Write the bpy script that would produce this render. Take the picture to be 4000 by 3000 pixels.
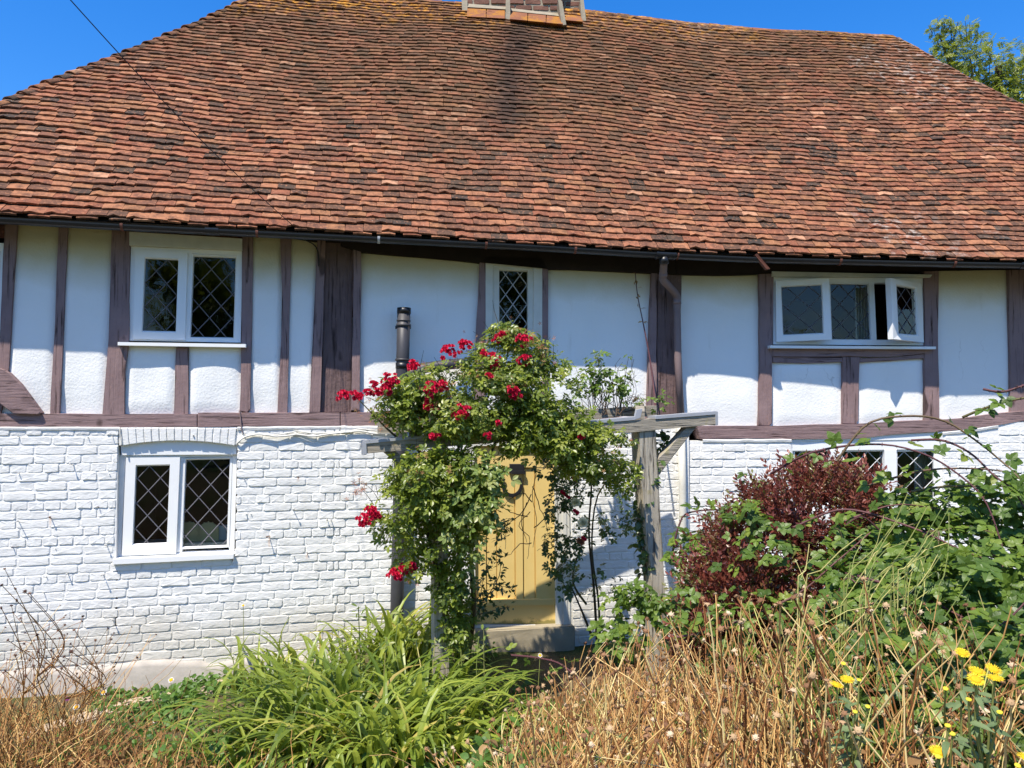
import bpy, bmesh, math, random
import numpy as np
from mathutils import Vector, Matrix

# ------------------------------------------------------------------ camera, sky, sun, exposure
random.seed(7)
RNG = np.random.default_rng(11)
for o in list(bpy.data.objects):
    bpy.data.objects.remove(o)
scene = bpy.context.scene
COL = scene.collection

PITCH = math.radians(1.9)
FPX = 3000.0
cam_d = bpy.data.cameras.new('camera')
cam = bpy.data.objects.new('camera', cam_d)
COL.objects.link(cam)
cam_d.sensor_fit = 'HORIZONTAL'
cam_d.sensor_width = 36.0
cam_d.lens = 27.0
cam_d.clip_start = 0.05
cam_d.clip_end = 6000
cam.rotation_euler = (math.radians(90) + PITCH, 0, 0)
scene.camera = cam

SUN_DIR = Vector((-0.55, -1.0, 2.09)).normalized()      # towards the sun
world = bpy.data.worlds.new('World')
scene.world = world
world.use_nodes = True
wn = world.node_tree.nodes
wl = world.node_tree.links
sky = wn.new('ShaderNodeTexSky')
sky.sky_type = 'NISHITA'
sky.sun_disc = False
sky.sun_elevation = math.asin(SUN_DIR.z)
sky.sun_rotation = math.radians(180) + math.atan2(0.55, 1.0)
sky.altitude = 300
sky.air_density = 1.3
sky.dust_density = 0.8
sky.ozone_density = 9.0
bg = wn['Background']
bg.inputs['Strength'].default_value = 0.12
hs = wn.new('ShaderNodeHueSaturation')
hs.inputs['Saturation'].default_value = 1.28
hs.inputs['Hue'].default_value = 0.509
wl.new(sky.outputs['Color'], hs.inputs['Color'])
wl.new(hs.outputs['Color'], bg.inputs['Color'])

sun_d = bpy.data.lights.new('sun', 'SUN')
sun_d.energy = 4.1
sun_d.angle = math.radians(0.55)
sun_d.color = (1.0, 0.93, 0.81)
sun = bpy.data.objects.new('sun', sun_d)
COL.objects.link(sun)
sun.rotation_euler = SUN_DIR.to_track_quat('Z', 'Y').to_euler()
sun.location = (-4, -8, 15)

scene.view_settings.view_transform = 'Standard'
scene.view_settings.look = 'None'
scene.view_settings.exposure = 0.90
scene.view_settings.gamma = 1.0
scene.render.engine = 'CYCLES'
scene.cycles.max_bounces = 8
scene.cycles.transparent_max_bounces = 12
scene.cycles.use_denoising = True

# ------------------------------------------------------------------ helpers: objects
def link(o, parent=None, kind=None, label=None, cat=None, group=None):
    COL.objects.link(o)
    if parent is not None:
        o.parent = parent
        p = parent
        if p.parent is None and p.type == 'EMPTY':
            o.matrix_parent_inverse = Matrix.Translation(p.location).inverted()
    for k, v in (('kind', kind), ('label', label), ('category', cat), ('group', group)):
        if v:
            o[k] = v
    return o

def thing(name, loc, label, cat, group=None):
    o = bpy.data.objects.new(name, None)
    o.empty_display_size = 0.2
    o.location = loc
    return link(o, None, None, label, cat, group)

def part_empty(name, parent, label=None):
    """an Empty part whose world matrix is the identity, so that its sub-parts can be given world coordinates"""
    o = bpy.data.objects.new(name, None)
    return link(o, parent, None, label)

def mesh_obj(name, verts, faces, m, parent=None, smooth=False, **kw):
    me = bpy.data.meshes.new(name)
    me.from_pydata([tuple(v) for v in verts], [], faces)
    me.materials.append(m)
    if smooth:
        me.polygons.foreach_set('use_smooth', [True] * len(me.polygons))
    me.update()
    o = bpy.data.objects.new(name, me)
    return link(o, parent, **kw)

def bm_obj(name, bm, m, parent=None, smooth=False, **kw):
    bmesh.ops.recalc_face_normals(bm, faces=bm.faces)
    me = bpy.data.meshes.new(name)
    bm.to_mesh(me)
    bm.free()
    me.materials.append(m)
    if smooth:
        me.polygons.foreach_set('use_smooth', [True] * len(me.polygons))
    o = bpy.data.objects.new(name, me)
    return link(o, parent, **kw)

class Acc:
    """numpy accumulator: many copies of small templates become one mesh with a per-copy 'rnd' value"""
    def __init__(self):
        self.V = []; self.T = []; self.Q = []; self.R = []; self.n = 0
    def raw(self, V, F, rnd):
        V = np.asarray(V, float).reshape(-1, 3)
        F = np.asarray(F, int)
        (self.T if F.shape[1] == 3 else self.Q).append(F + self.n)
        self.V.append(V); self.R.append(np.broadcast_to(np.asarray(rnd, float), (len(V),)).copy())
        self.n += len(V)
    def copies(self, tv, tf, M, off, rnd):
        """tv (n,3); tf (f,3|4); M (k,3,3) columns = axes; off (k,3); rnd (k,)"""
        tv = np.asarray(tv, float); tf = np.asarray(tf, int)
        k = len(off); n = len(tv)
        if k == 0: return
        V = np.einsum('kij,nj->kni', M, tv) + off[:, None, :]
        F = (tf[None, :, :] + (np.arange(k) * n)[:, None, None]).reshape(-1, tf.shape[1])
        self.raw(V.reshape(-1, 3), F, np.repeat(rnd, n))
    def build(self, name, m, parent=None, smooth=False, **kw):
        V = np.concatenate(self.V); R = np.concatenate(self.R)
        T = np.concatenate(self.T) if self.T else np.zeros((0, 3), int)
        Q = np.concatenate(self.Q) if self.Q else np.zeros((0, 4), int)
        me = bpy.data.meshes.new(name)
        me.vertices.add(len(V)); me.vertices.foreach_set('co', V.ravel())
        loops = np.concatenate([T.ravel(), Q.ravel()])
        me.loops.add(len(loops)); me.loops.foreach_set('vertex_index', loops.astype(np.int32))
        st = np.concatenate([np.arange(len(T)) * 3, len(T) * 3 + np.arange(len(Q)) * 4])
        me.polygons.add(len(st)); me.polygons.foreach_set('loop_start', st.astype(np.int32))
        me.update(calc_edges=True)
        me.polygons.foreach_set('use_smooth', np.full(len(st), bool(smooth)))
        a = me.attributes.new('rnd', 'FLOAT', 'POINT'); a.data.foreach_set('value', R.astype(np.float32))
        me.materials.append(m)
        o = bpy.data.objects.new(name, me)
        return link(o, parent, **kw)

def nrm(a):
    return a / np.maximum(np.linalg.norm(a, axis=-1, keepdims=True), 1e-9)

def frames(tang, norm):
    """(k,3,3) with columns X = side, Y = tang, Z = normal"""
    y = nrm(tang); x = nrm(np.cross(y, norm)); z = np.cross(x, y)
    return np.stack([x, y, z], axis=2)

def tubes(acc, P, R, rnd, sides=3):
    """P (k,m,3) centre lines, R (k,m) radii"""
    P = np.asarray(P, float); R = np.asarray(R, float)
    k, m, _ = P.shape
    t = nrm(np.gradient(P, axis=1))
    ref = nrm(RNG.normal(size=(k, 1, 3)) + np.array([0.3, 0.2, 0.0]))
    a = nrm(np.cross(t, ref)); b = np.cross(t, a)
    ang = np.arange(sides) * 2 * math.pi / sides
    V = P[:, :, None, :] + R[:, :, None, None] * (np.cos(ang)[None, None, :, None] * a[:, :, None, :] + np.sin(ang)[None, None, :, None] * b[:, :, None, :])
    i = np.arange(m - 1)[:, None]; j = np.arange(sides)[None, :]; j2 = (j + 1) % sides
    F = np.stack([i * sides + j, i * sides + j2, (i + 1) * sides + j2, (i + 1) * sides + j], axis=-1).reshape(-1, 4)
    F = (F[None] + (np.arange(k) * m * sides)[:, None, None]).reshape(-1, 4)
    acc.raw(V.reshape(-1, 3), F, np.repeat(np.broadcast_to(rnd, (k,)), m * sides))

# ------------------------------------------------------------------ helpers: where things stand
# The facade bends twice in plan (crooked old house): three vertical planes; the rose pergola stands on a fourth.
SECS = {0: (-1.484, 6.643, .245), 1: (-1.484, 6.643, .16), 2: (1.519, 7.123, .07), 'perg': (-1.013, 5.25, .304)}
cp, sp = math.cos(PITCH), math.sin(PITCH)

def ray(px, py):
    dx = (px - 2000) / FPX; dy = (1500 - py) / FPX
    return Vector((dx, cp - dy * sp, sp + dy * cp))

def sec_of(px):
    return 0 if px < 1330 else (1 if px < 2640 else 2)

def secn(s):
    t = SECS[s][2]; l = math.hypot(1, t)
    return Vector((t / l, -1 / l, 0)), Vector((1 / l, t / l, 0))

def W(px, py, d=0.0, s=None):
    """the point of the facade (pushed out by d metres) that lies on this sight line"""
    s = sec_of(px) if s is None else s
    n, u = secn(s)
    p0 = Vector((SECS[s][0], SECS[s][1], 0)) + n * d
    r = ray(px, py)
    return r * (p0.dot(n) / r.dot(n))

def D(px, py, Y):
    """the point at distance Y in front of the lens on this sight line"""
    r = ray(px, py)
    return r * (Y / r.y)

def proj(P):
    """numpy (...,3) -> pixel x, y"""
    x, y, z = P[..., 0], P[..., 1], P[..., 2]
    zc = y * cp + z * sp; yc = -y * sp + z * cp
    return 2000 + FPX * x / zc, 1500 - FPX * yc / zc

def smooth01(t):
    t = np.clip(t, 0, 1); return t * t * (3 - 2 * t)

def gz(x, y):
    x = np.asarray(x, float); y = np.asarray(y, float)
    bank = .48 * smooth01((5.3 - y) / 3.4)
    rb = .30 * smooth01((x - .7) / 1.6) * smooth01((6.2 - y) / 2.6)
    bump = .025 * np.sin(x * 2.1 + 1.3) * np.sin(y * 1.7 + .4) + .012 * np.sin(x * 5.3 + y * 3.1)
    near = smooth01((14 - np.hypot(x, y)) / 6)
    base = -2.10 - .11 * smooth01((-1.0 - x) / 1.2) * smooth01((y - 4.2) / 1.2)
    return base + (bank + rb + bump) * near

# ------------------------------------------------------------------ helpers: materials
class NM:
    def __init__(self, name, rough=.7, spec=.3):
        self.m = bpy.data.materials.new(name); self.m.use_nodes = True
        self.n = self.m.node_tree.nodes; self.l = self.m.node_tree.links
        self.b = self.n['Principled BSDF']
        self.b.inputs['Roughness'].default_value = rough
        self.b.inputs['Specular IOR Level'].default_value = spec
        self._pos = None
    def pos(self):
        if self._pos is None:
            self._pos = self.n.new('ShaderNodeNewGeometry').outputs['Position']
        return self._pos
    def mapped(self, sc, rot=(0, 0, 0), src=None):
        mp = self.n.new('ShaderNodeMapping')
        mp.inputs['Scale'].default_value = sc; mp.inputs['Rotation'].default_value = rot
        self.l.new(src or self.pos(), mp.inputs['Vector'])
        return mp.outputs['Vector']
    def noise(self, scale=5, detail=4, rough=.55, vec=None, dist=0):
        t = self.n.new('ShaderNodeTexNoise')
        t.inputs['Scale'].default_value = scale; t.inputs['Detail'].default_value = detail
        t.inputs['Roughness'].default_value = rough; t.inputs['Distortion'].default_value = dist
        self.l.new(vec or self.pos(), t.inputs['Vector'])
        return t.outputs['Fac']
    def ramp(self, fac, stops, interp='LINEAR'):
        r = self.n.new('ShaderNodeValToRGB'); cr = r.color_ramp; cr.interpolation = interp
        while len(cr.elements) < len(stops): cr.elements.new(.5)
        for e, (p, c) in zip(cr.elements, stops):
            e.position = p
            e.color = (c, c, c, 1) if not hasattr(c, '__len__') else (*c, 1)
        self.l.new(fac, r.inputs['Fac'])
        return r.outputs['Color']
    def mix(self, fac, a, b, mode='MIX'):
        x = self.n.new('ShaderNodeMix'); x.data_type = 'RGBA'; x.blend_type = mode
        for s, v in ((0, fac), (6, a), (7, b)):
            if hasattr(v, 'is_output'): self.l.new(v, x.inputs[s])
            elif s == 0: x.inputs[0].default_value = v
            else: x.inputs[s].default_value = (*v, 1)
        return x.outputs[2]
    def math(self, op, a, b=0.0):
        x = self.n.new('ShaderNodeMath'); x.operation = op
        for i, v in enumerate((a, b)):
            if hasattr(v, 'is_output'): self.l.new(v, x.inputs[i])
            else: x.inputs[i].default_value = v
        return x.outputs[0]
    def attr(self, name='rnd'):
        a = self.n.new('ShaderNodeAttribute'); a.attribute_name = name
        return a.outputs['Fac']
    def objrnd(self):
        return self.n.new('ShaderNodeObjectInfo').outputs['Random']
    def sep(self):
        s = self.n.new('ShaderNodeSeparateXYZ'); self.l.new(self.pos(), s.inputs[0]); return s.outputs
    def color(self, c):
        if hasattr(c, 'is_output'): self.l.new(c, self.b.inputs['Base Color'])
        else: self.b.inputs['Base Color'].default_value = (*c, 1)
    def rough(self, c): self.l.new(c, self.b.inputs['Roughness'])
    def bump(self, h, strength=.5, dist=.01, prev=None):
        x = self.n.new('ShaderNodeBump'); x.inputs['Strength'].default_value = strength; x.inputs['Distance'].default_value = dist
        self.l.new(h, x.inputs['Height'])
        if prev is not None: self.l.new(prev, x.inputs['Normal'])
        self.l.new(x.outputs['Normal'], self.b.inputs['Normal'])
        return x.outputs['Normal']
    def translucent(self, col, fac):
        t = self.n.new('ShaderNodeBsdfTranslucent'); mx = self.n.new('ShaderNodeMixShader')
        if hasattr(col, 'is_output'): self.l.new(col, t.inputs['Color'])
        else: t.inputs['Color'].default_value = (*col, 1)
        mx.inputs[0].default_value = fac
        self.l.new(self.b.outputs[0], mx.inputs[1]); self.l.new(t.outputs[0], mx.inputs[2])
        self.l.new(mx.outputs[0], self.n['Material Output'].inputs['Surface'])

def srgb(r, g, b):
    f = lambda c: (c / 255 / 12.92) if c <= 10 else ((c / 255 + .055) / 1.055) ** 2.4
    return (f(r), f(g), f(b))

def simple(name, col, rough=.6, spec=.3, var=.15, scale=8, bump=0, bscale=40, metal=0):
    k = NM(name, rough, spec)
    n = k.noise(scale, 4)
    k.color(k.mix(n, tuple(c * (1 - var) for c in col), tuple(min(1, c * (1 + var)) for c in col)))
    if bump: k.bump(k.noise(bscale, 4), bump, .004)
    k.b.inputs['Metallic'].default_value = metal
    return k.m

def mat_white_brick(name, dirt=True):
    k = NM(name, .75, .2)
    z = k.sep()[2]
    n1 = k.noise(3.2, 5); n2 = k.noise(22, 4)
    base = k.mix(n2, (.70, .69, .655), (.82, .81, .78))
    # grime and algae splash on the lowest courses, and thin grey weather streaks
    lowz = k.math('MULTIPLY', k.math('SUBTRACT', -1.45, z), 1.5)
    low = k.math('MULTIPLY', k.ramp(k.math('ADD', lowz, k.math('MULTIPLY', n1, .9)), [(.55, 0.), (1.15 - .2, .9)]), .5)
    c = k.mix(low, base, (.50, .44, .32))
    st = k.ramp(k.noise(2.0, 5, .7, k.mapped((3.5, 3.5, 1.0))), [(.55, 0.), (.75, .35)])
    c = k.mix(st, c, (.55, .53, .46))
    sp_ = k.ramp(k.noise(60, 2, .5), [(.70, 0.), (.76, .55)])
    c = k.mix(sp_, c, (.42, .38, .31))
    xs_ = k.sep()
    for (px, py, hh) in ((197, 2016, .10), (1052, 2092, .13), (1165, 1862, .05), (1200, 2165, .05)):
        p = W(px, py, .05)
        mx_ = k.math('SUBTRACT', 1.0, k.math('MULTIPLY', k.math('ABSOLUTE', k.math('SUBTRACT', xs_[0], p.x)), 1 / .016))
        dz = k.math('SUBTRACT', p.z, xs_[2])
        mz = k.ramp(k.math('MULTIPLY', dz, 1 / hh), [(0., 0.), (.06, 1.), (.5, .6), (1., 0.)])
        c = k.mix(k.math('MULTIPLY', k.math('MULTIPLY', k.math('MAXIMUM', mx_, 0.0), mz), k.math('MULTIPLY', n2, 1.1)), c, (.50, .20, .03))
    k.color(c)
    h = k.math('ADD', k.math('MULTIPLY', k.noise(30, 5, .6, k.mapped((1, 1, 2.2))), 1.0), k.math('MULTIPLY', k.noise(9, 3), .8))
    k.bump(h, .45, .007)
    return k.m

def mat_plaster():
    k = NM('cream_white_plaster', .85, .15)
    z = k.sep()[2]
    n = k.noise(2.5, 5); n2 = k.noise(40, 3)
    base = k.mix(n, (.79, .785, .755), (.85, .845, .82))
    # yellowish old limewash just under the eave and a few fine stains
    top = k.ramp(k.math('ADD', k.math('MULTIPLY', k.math('SUBTRACT', z, .92), 2.3), k.math('MULTIPLY', k.math('SUBTRACT', n, .5), .7)), [(.1, 0.), (.75, .75)])
    c = k.mix(top, base, (.50, .42, .21))
    st = k.ramp(k.noise(1.6, 6, .7, k.mapped((5, 5, .9))), [(.6, 0.), (.8, .35)])
    c = k.mix(st, c, (.55, .51, .42))
    vo = k.n.new('ShaderNodeTexVoronoi'); vo.feature = 'DISTANCE_TO_EDGE'; vo.inputs['Scale'].default_value = 1.3
    dv = k.n.new('ShaderNodeVectorMath'); dv.operation = 'ADD'
    nt = k.n.new('ShaderNodeTexNoise'); nt.inputs['Scale'].default_value = 4.0; nt.inputs['Detail'].default_value = 6
    k.l.new(k.pos(), nt.inputs['Vector'])
    vs_ = k.n.new('ShaderNodeVectorMath'); vs_.operation = 'SCALE'; vs_.inputs['Scale'].default_value = .35
    k.l.new(nt.outputs['Color'], vs_.inputs[0]); k.l.new(k.pos(), dv.inputs[0]); k.l.new(vs_.outputs[0], dv.inputs[1]); k.l.new(dv.outputs[0], vo.inputs['Vector'])
    cr = k.math('MULTIPLY', k.ramp(vo.outputs['Distance'], [(0., .5), (.005, 0.)]), k.ramp(k.noise(1.1, 2), [(.6, 0.), (.68, 1.)]))
    c = k.mix(cr, c, (.36, .33, .28))
    k.color(c)
    k.bump(k.math('ADD', k.noise(55, 4), k.math('MULTIPLY', k.noise(7, 3), 1.3)), .28, .012)
    return k.m

def mat_timber(name, vert=True, rough_wood=False):
    k = NM(name, .75, .18)
    sc = (38, 38, 2.2) if vert else (2.6, 7, 50)
    g = k.noise(1.0, 6, .65, k.mapped(sc), .4)
    big = k.noise(4, 4)
    a, b = ((.175, .112, .108), (.32, .222, .215)) if not rough_wood else ((.085, .055, .052), (.25, .165, .155))
    c = k.mix(big, a, b)
    crack = k.ramp(g, [(.33, 1.), (.45, 0.)])
    c = k.mix(crack, c, (.045, .026, .022))
    flake = k.ramp(k.noise(14, 5, .7, k.mapped((1, 1, .35) if vert else (.35, .6, 1.2))), [(.62, 0.), (.72, .55)])
    c = k.mix(flake, c, (.36, .21, .17))
    kn = k.ramp(k.noise(3.3, 2, .4, k.mapped((1.6, 1.6, 1.0))), [(.70, 0.), (.745, .8)])
    c = k.mix(kn, c, (.05, .03, .026))
    k.color(c)
    h = k.math('ADD', g, k.math('MULTIPLY', k.noise(18, 4), .5))
    k.bump(h, .9 if rough_wood else .6, .02 if rough_wood else .012)
    return k.m

def tcol(r, g, b):
    c = srgb(r, g, b); l = .3 * c[0] + .55 * c[1] + .15 * c[2]
    c = tuple((v * .80 + l * .20) * .66 for v in c)
    return (c[0] * 1.20, c[1] * 1.26, c[2] * 1.02)

def mat_tile(name, single):
    k = NM(name, .85, .15)
    r = k.objrnd() if single else k.attr()
    x, y, z = k.sep()
    c = k.ramp(r, [(0, tcol(150, 82, 60)), (.14, tcol(172, 100, 74)), (.28, tcol(138, 84, 66)), (.42, tcol(180, 110, 78)),
                   (.55, tcol(122, 76, 60)), (.68, tcol(166, 104, 70)), (.78, tcol(106, 72, 60)), (.86, tcol(84, 66, 60)),
                   (.92, tcol(160, 88, 64)), (.955, tcol(68, 60, 60)), (.97, tcol(206, 140, 112)), (1, tcol(212, 148, 122))], 'CONSTANT')
    # blotchy firing and soot within each tile
    n = k.noise(16, 5, .65)
    c = k.mix(k.ramp(n, [(.42, 0.), (.66, .75)]), c, srgb(74, 54, 46))
    c = k.mix(k.ramp(k.noise(34, 5, .7), [(.52, 0.), (.70, .6)]), c, srgb(186, 128, 92))
    # broad weathering: greenish brown in the middle and upper slope, streaked down the roof
    wv = k.noise(.55, 4, .6, k.mapped((1.6, .6, .6)))
    up = k.math('MULTIPLY', k.math('SUBTRACT', z, 1.9), .22)
    band = k.math('ADD', k.math('ADD', wv, up), k.math('MULTIPLY', k.math('SUBTRACT', .9, k.math('ABSOLUTE', k.math('SUBTRACT', x, .3))), .08))
    c = k.mix(k.math('MULTIPLY', k.ramp(band, [(.52, 0.), (.85, .8)]), k.ramp(k.noise(8, 4), [(.3, .35), (.65, 1.)])), c, srgb(88, 66, 44))
    # pale crusty lichen on the right half, orange lichen near the ridge and chimney
    wl_ = k.noise(.7, 3, .5)
    wmask = k.math('MULTIPLY', k.ramp(k.math('ADD', wl_, k.math('MULTIPLY', k.math('SUBTRACT', x, 2.2), .022)), [(.57, 0.), (.70, .8)]), k.ramp(x, [(0., 0.), (1., 1.)]))
    wsp = k.ramp(k.noise(14, 5, .7), [(.50, 0.), (.60, .8)])
    c = k.mix(k.math('MULTIPLY', k.math('MULTIPLY', wmask, wsp), k.ramp(k.math('FRACT', k.math('MULTIPLY', r, 7.3)), [(.25, .1), (.8, .95)])), c, srgb(178, 168, 156))
    ysp = k.ramp(k.noise(11, 5, .7), [(.50, 0.), (.62, .9)])
    ymask = k.ramp(k.math('ADD', k.math('MULTIPLY', k.math('SUBTRACT', z, 4.25), 1.0), k.math('MULTIPLY', k.math('SUBTRACT', k.noise(1.1, 3), .5), 1.3)), [(.25, 0.), (.9, 1.)])
    c = k.mix(k.math('MULTIPLY', ymask, ysp), c, srgb(196, 138, 46))
    # sooty run-off below the chimney
    sx = k.math('SUBTRACT', 1.0, k.math('MULTIPLY', k.math('ABSOLUTE', k.math('ADD', x, k.math('MULTIPLY', k.math('SUBTRACT', z, 3.6), -.10))), 2.6))
    sz = k.math('MULTIPLY', k.math('SUBTRACT', z, 2.5), .9)
    soot = k.math('MULTIPLY', k.ramp(k.math('MULTIPLY', sx, k.math('ADD', k.noise(2.4, 4, .6, k.mapped((1.5, .5, .5))), .2)), [(.12, 0.), (.6, .75)]), k.ramp(sz, [(0., 0.), (.5, 1.)]))
    c = k.mix(soot, c, srgb(50, 40, 34))
    # few white dots everywhere
    dot = k.ramp(k.noise(45, 2), [(.74, 0.), (.78, .8)])
    c = k.mix(dot, c, srgb(190, 180, 165))
    k.color(c)
    k.bump(k.math('ADD', k.noise(70, 4), k.math('MULTIPLY', k.noise(20, 3), 1.2)), .55, .008)
    return k.m

def mat_glass():
    k = NM('window_glass', .03, .5)
    n = k.n; l = k.l
    g = n.new('ShaderNodeBsdfGlossy'); g.inputs['Roughness'].default_value = .015
    t = n.new('ShaderNodeBsdfTransparent'); t.inputs['Color'].default_value = (.80, .86, .84, 1)
    f = n.new('ShaderNodeFresnel'); f.inputs['IOR'].default_value = 1.52
    mx = n.new('ShaderNodeMixShader')
    bp = n.new('ShaderNodeBump'); bp.inputs['Strength'].default_value = .12; bp.inputs['Distance'].default_value = .02
    l.new(k.noise(5, 2), bp.inputs['Height']); l.new(bp.outputs['Normal'], g.inputs['Normal'])
    l.new(f.outputs[0], mx.inputs[0]); l.new(t.outputs[0], mx.inputs[1]); l.new(g.outputs[0], mx.inputs[2])
    l.new(mx.outputs[0], n['Material Output'].inputs['Surface'])
    return k.m

def mat_leaf(name, stops, trans=.35, rough=.45, spec=.45, tcol=None, obj=False):
    k = NM(name, rough, spec)
    r = k.objrnd() if obj else k.attr()
    c = k.ramp(r, stops)
    n = k.noise(60, 2)
    c = k.mix(k.math('MULTIPLY', n, .35), c, tuple(min(1, v * 1.6) for v in stops[len(stops) // 2][1]))
    k.color(c)
    t = k.mix(1.0, c, tcol or (1.0, 1.0, .45), 'MULTIPLY')
    t2 = k.mix(.6, t, tuple(min(1, v * 2.4) for v in stops[len(stops) // 2][1]))
    k.translucent(t2, trans)
    return k.m

def mat_wood_grey(name, sc, g_=1.15):
    k = NM(name, .85, .12)
    g = k.noise(1, 6, .65, k.mapped(sc), .5)
    c = k.mix(k.noise(5, 4), tuple(q * g_ for q in (.20, .175, .14)), tuple(q * g_ for q in (.36, .32, .25)))
    c = k.mix(k.ramp(g, [(.34, .9), (.48, 0.)]), c, (.06, .05, .04))
    c = k.mix(k.ramp(k.noise(12, 4), [(.6, 0.), (.7, .5)]), c, (.30, .26, .10))
    k.color(c); k.bump(g, .8, .015)
    return k.m

def mat_door():
    k = NM('yellow_door_paint', .5, .3)
    z = k.sep()[2]
    n = k.noise(6, 4)
    c = k.mix(n, (.68, .48, .165), (.76, .56, .215))
    low = k.math('ADD', k.math('MULTIPLY', k.math('SUBTRACT', -1.83, z), 5.), k.math('MULTIPLY', k.noise(9, 5, .7), .9))
    c = k.mix(k.ramp(low, [(.62, 0.), (.74, .85)]), c, (.19, .17, .05))
    ck = k.ramp(k.noise(1, 5, .7, k.mapped((60, 60, 2.5))), [(.27, .7), (.33, 0.)])
    c = k.mix(ck, c, (.30, .19, .07))
    k.color(c); k.bump(k.noise(1, 5, .6, k.mapped((70, 70, 4))), .25, .004)
    return k.m

M = {}
M['brick'] = mat_white_brick('painted_brick')
M['plaster'] = mat_plaster()
M['post'] = mat_timber('mauve_brown_post', True)
M['beam'] = mat_timber('mauve_brown_beam', False)
M['plate'] = simple('eave_shaded_wall_plate', (.03, .022, .02), .9, .15, .4, 8, .5, 25)  # eave shade put into the colour; the timber carries the posts' paint
M['rough'] = mat_timber('rough_old_oak', True, True)
M['tile1'] = mat_tile('clay_tile', True)
M['tileN'] = mat_tile('clay_tile_many', False)
M['deck'] = simple('dark_felt', (.03, .022, .018), .9)
M['upvc'] = simple('white_window_plastic', (.80, .80, .785), .35, .4, .04, 6)
M['oldpaint'] = simple('old_white_paint', (.62, .60, .53), .6, .25, .14, 12, .3, 60)
M['glass'] = mat_glass()
M['lead'] = simple('lead_came', (.12, .115, .13), .45, .5, .2, 30)
M['lead2'] = simple('light_lead_came', (.42, .42, .43), .5, .5, .2, 30)
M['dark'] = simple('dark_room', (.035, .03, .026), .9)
M['gutter'] = simple('black_gutter_plastic', (.016, .017, .022), .32, .5, .3, 4, .1, 20)
M['bracket'] = simple('rusty_bracket', (.15, .055, .035), .7, .3, .3, 30)
M['clip'] = simple('grey_clip', (.45, .45, .45), .5, .4)
M['pipe'] = simple('mauve_downpipe_paint', (.21, .15, .145), .55, .3, .2, 7)
M['soil'] = simple('faded_black_pipe', (.048, .046, .05), .5, .4, .35, 6)
M['soilblk'] = simple('black_pipe', (.012, .012, .014), .4, .5)
M['door'] = mat_door()
M['stone'] = simple('weathered_step_stone', (.34, .29, .20), .85, .2, .3, 7, .5, 40)
M['slab'] = simple('sandstone_slab', (.42, .33, .235), .9, .15, .3, 5, .5, 40)
M['plinth'] = simple('grey_render', (.42, .38, .33), .9, .15, .35, 9, .7, 25)
M['greywood'] = mat_wood_grey('silvered_oak_beam', (3, 9, 60))
M['greypost'] = mat_wood_grey('silvered_oak_post', (45, 45, 3), 1.55)
M['leadcap'] = simple('lead_flashing', (.33, .34, .36), .55, .4, .15, 10, .2, 20)
M['nail'] = simple('rusty_nail', (.16, .08, .045), .7, .4, .4, 60)
M['nailw'] = simple('painted_nail', (.55, .53, .48), .6, .4, .3, 60)
M['iron'] = simple('black_iron', (.012, .012, .014), .5, .5, .3, 30, .4, 80)
M['cable'] = simple('white_cable', (.62, .60, .54), .5, .3, .15, 20)
M['wire'] = simple('black_wire', (.02, .02, .022), .6, .3)
M['cream'] = simple('cream_board', (.66, .55, .30), .6, .3, .06, 8)
M['box'] = simple('white_card', (.72, .74, .78), .6, .3, .05, 8)
M['curtain'] = simple('pale_curtain', (.55, .53, .46), .9, .1, .2, 14)
M['chbrick'] = simple('old_chimney_brick', (.17, .085, .06), .9, .15, .6, 9, .8, 40)
M['mortar'] = simple('pale_mortar', (.29, .25, .185), .95, .1, .35, 14, .9, 30)
k_ = NM('lichen_tile', .85, .15)
k_.color(k_.mix(k_.ramp(k_.noise(7, 5, .7), [(.47, 0.), (.58, .9)]), k_.mix(k_.noise(4, 4), srgb(112, 74, 54), srgb(146, 96, 70)), srgb(158, 108, 44)))
k_.bump(k_.noise(40, 4), .6, .01)
M['lichentile'] = k_.m

# ------------------------------------------------------------------ ground
def ground():
    xs = np.concatenate([[-3000, -900, -300, -90, -40, -20], np.arange(-12, 12.01, .12), [20, 40, 90, 300, 900, 3000]])
    ys = np.concatenate([[-3000, -900, -300, -90, -40, -20, -10, -5], np.arange(-2, 9.01, .12), [14, 25, 60, 150, 500, 1500, 4000]])
    X, Y = np.meshgrid(xs, ys)
    Z = gz(X, Y)
    V = np.stack([X, Y, Z], -1).reshape(-1, 3)
    nx = len(xs); ny = len(ys)
    i, j = np.meshgrid(np.arange(nx - 1), np.arange(ny - 1))
    a = j * nx + i
    F = np.stack([a, a + 1, a + nx + 1, a + nx], -1).reshape(-1, 4)
    k = NM('garden_soil', .95, .1)
    n = k.noise(1.3, 5); n2 = k.noise(25, 5, .7)
    c = k.mix(n2, (.085, .06, .035), (.20, .145, .085))
    c = k.mix(k.ramp(n, [(.42, 0.), (.62, .85)]), c, (.055, .085, .02))
    far = k.ramp(k.math('MULTIPLY', k.sep()[1], -.02), [(.1, 0.), (.4, 1.)])
    c = k.mix(far, c, (.06, .10, .03))
    k.color(c); k.bump(n2, .9, .04)
    acc = Acc(); acc.raw(V, F, .5)
    acc.build('ground', k.m, None, True, kind='structure')
ground()

# ------------------------------------------------------------------ cottage: shell
HOUSE = thing('cottage', (0.3, 7.4, -2.1), 'long white timber framed cottage with brick ground floor and big red tiled roof', 'house')

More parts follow.
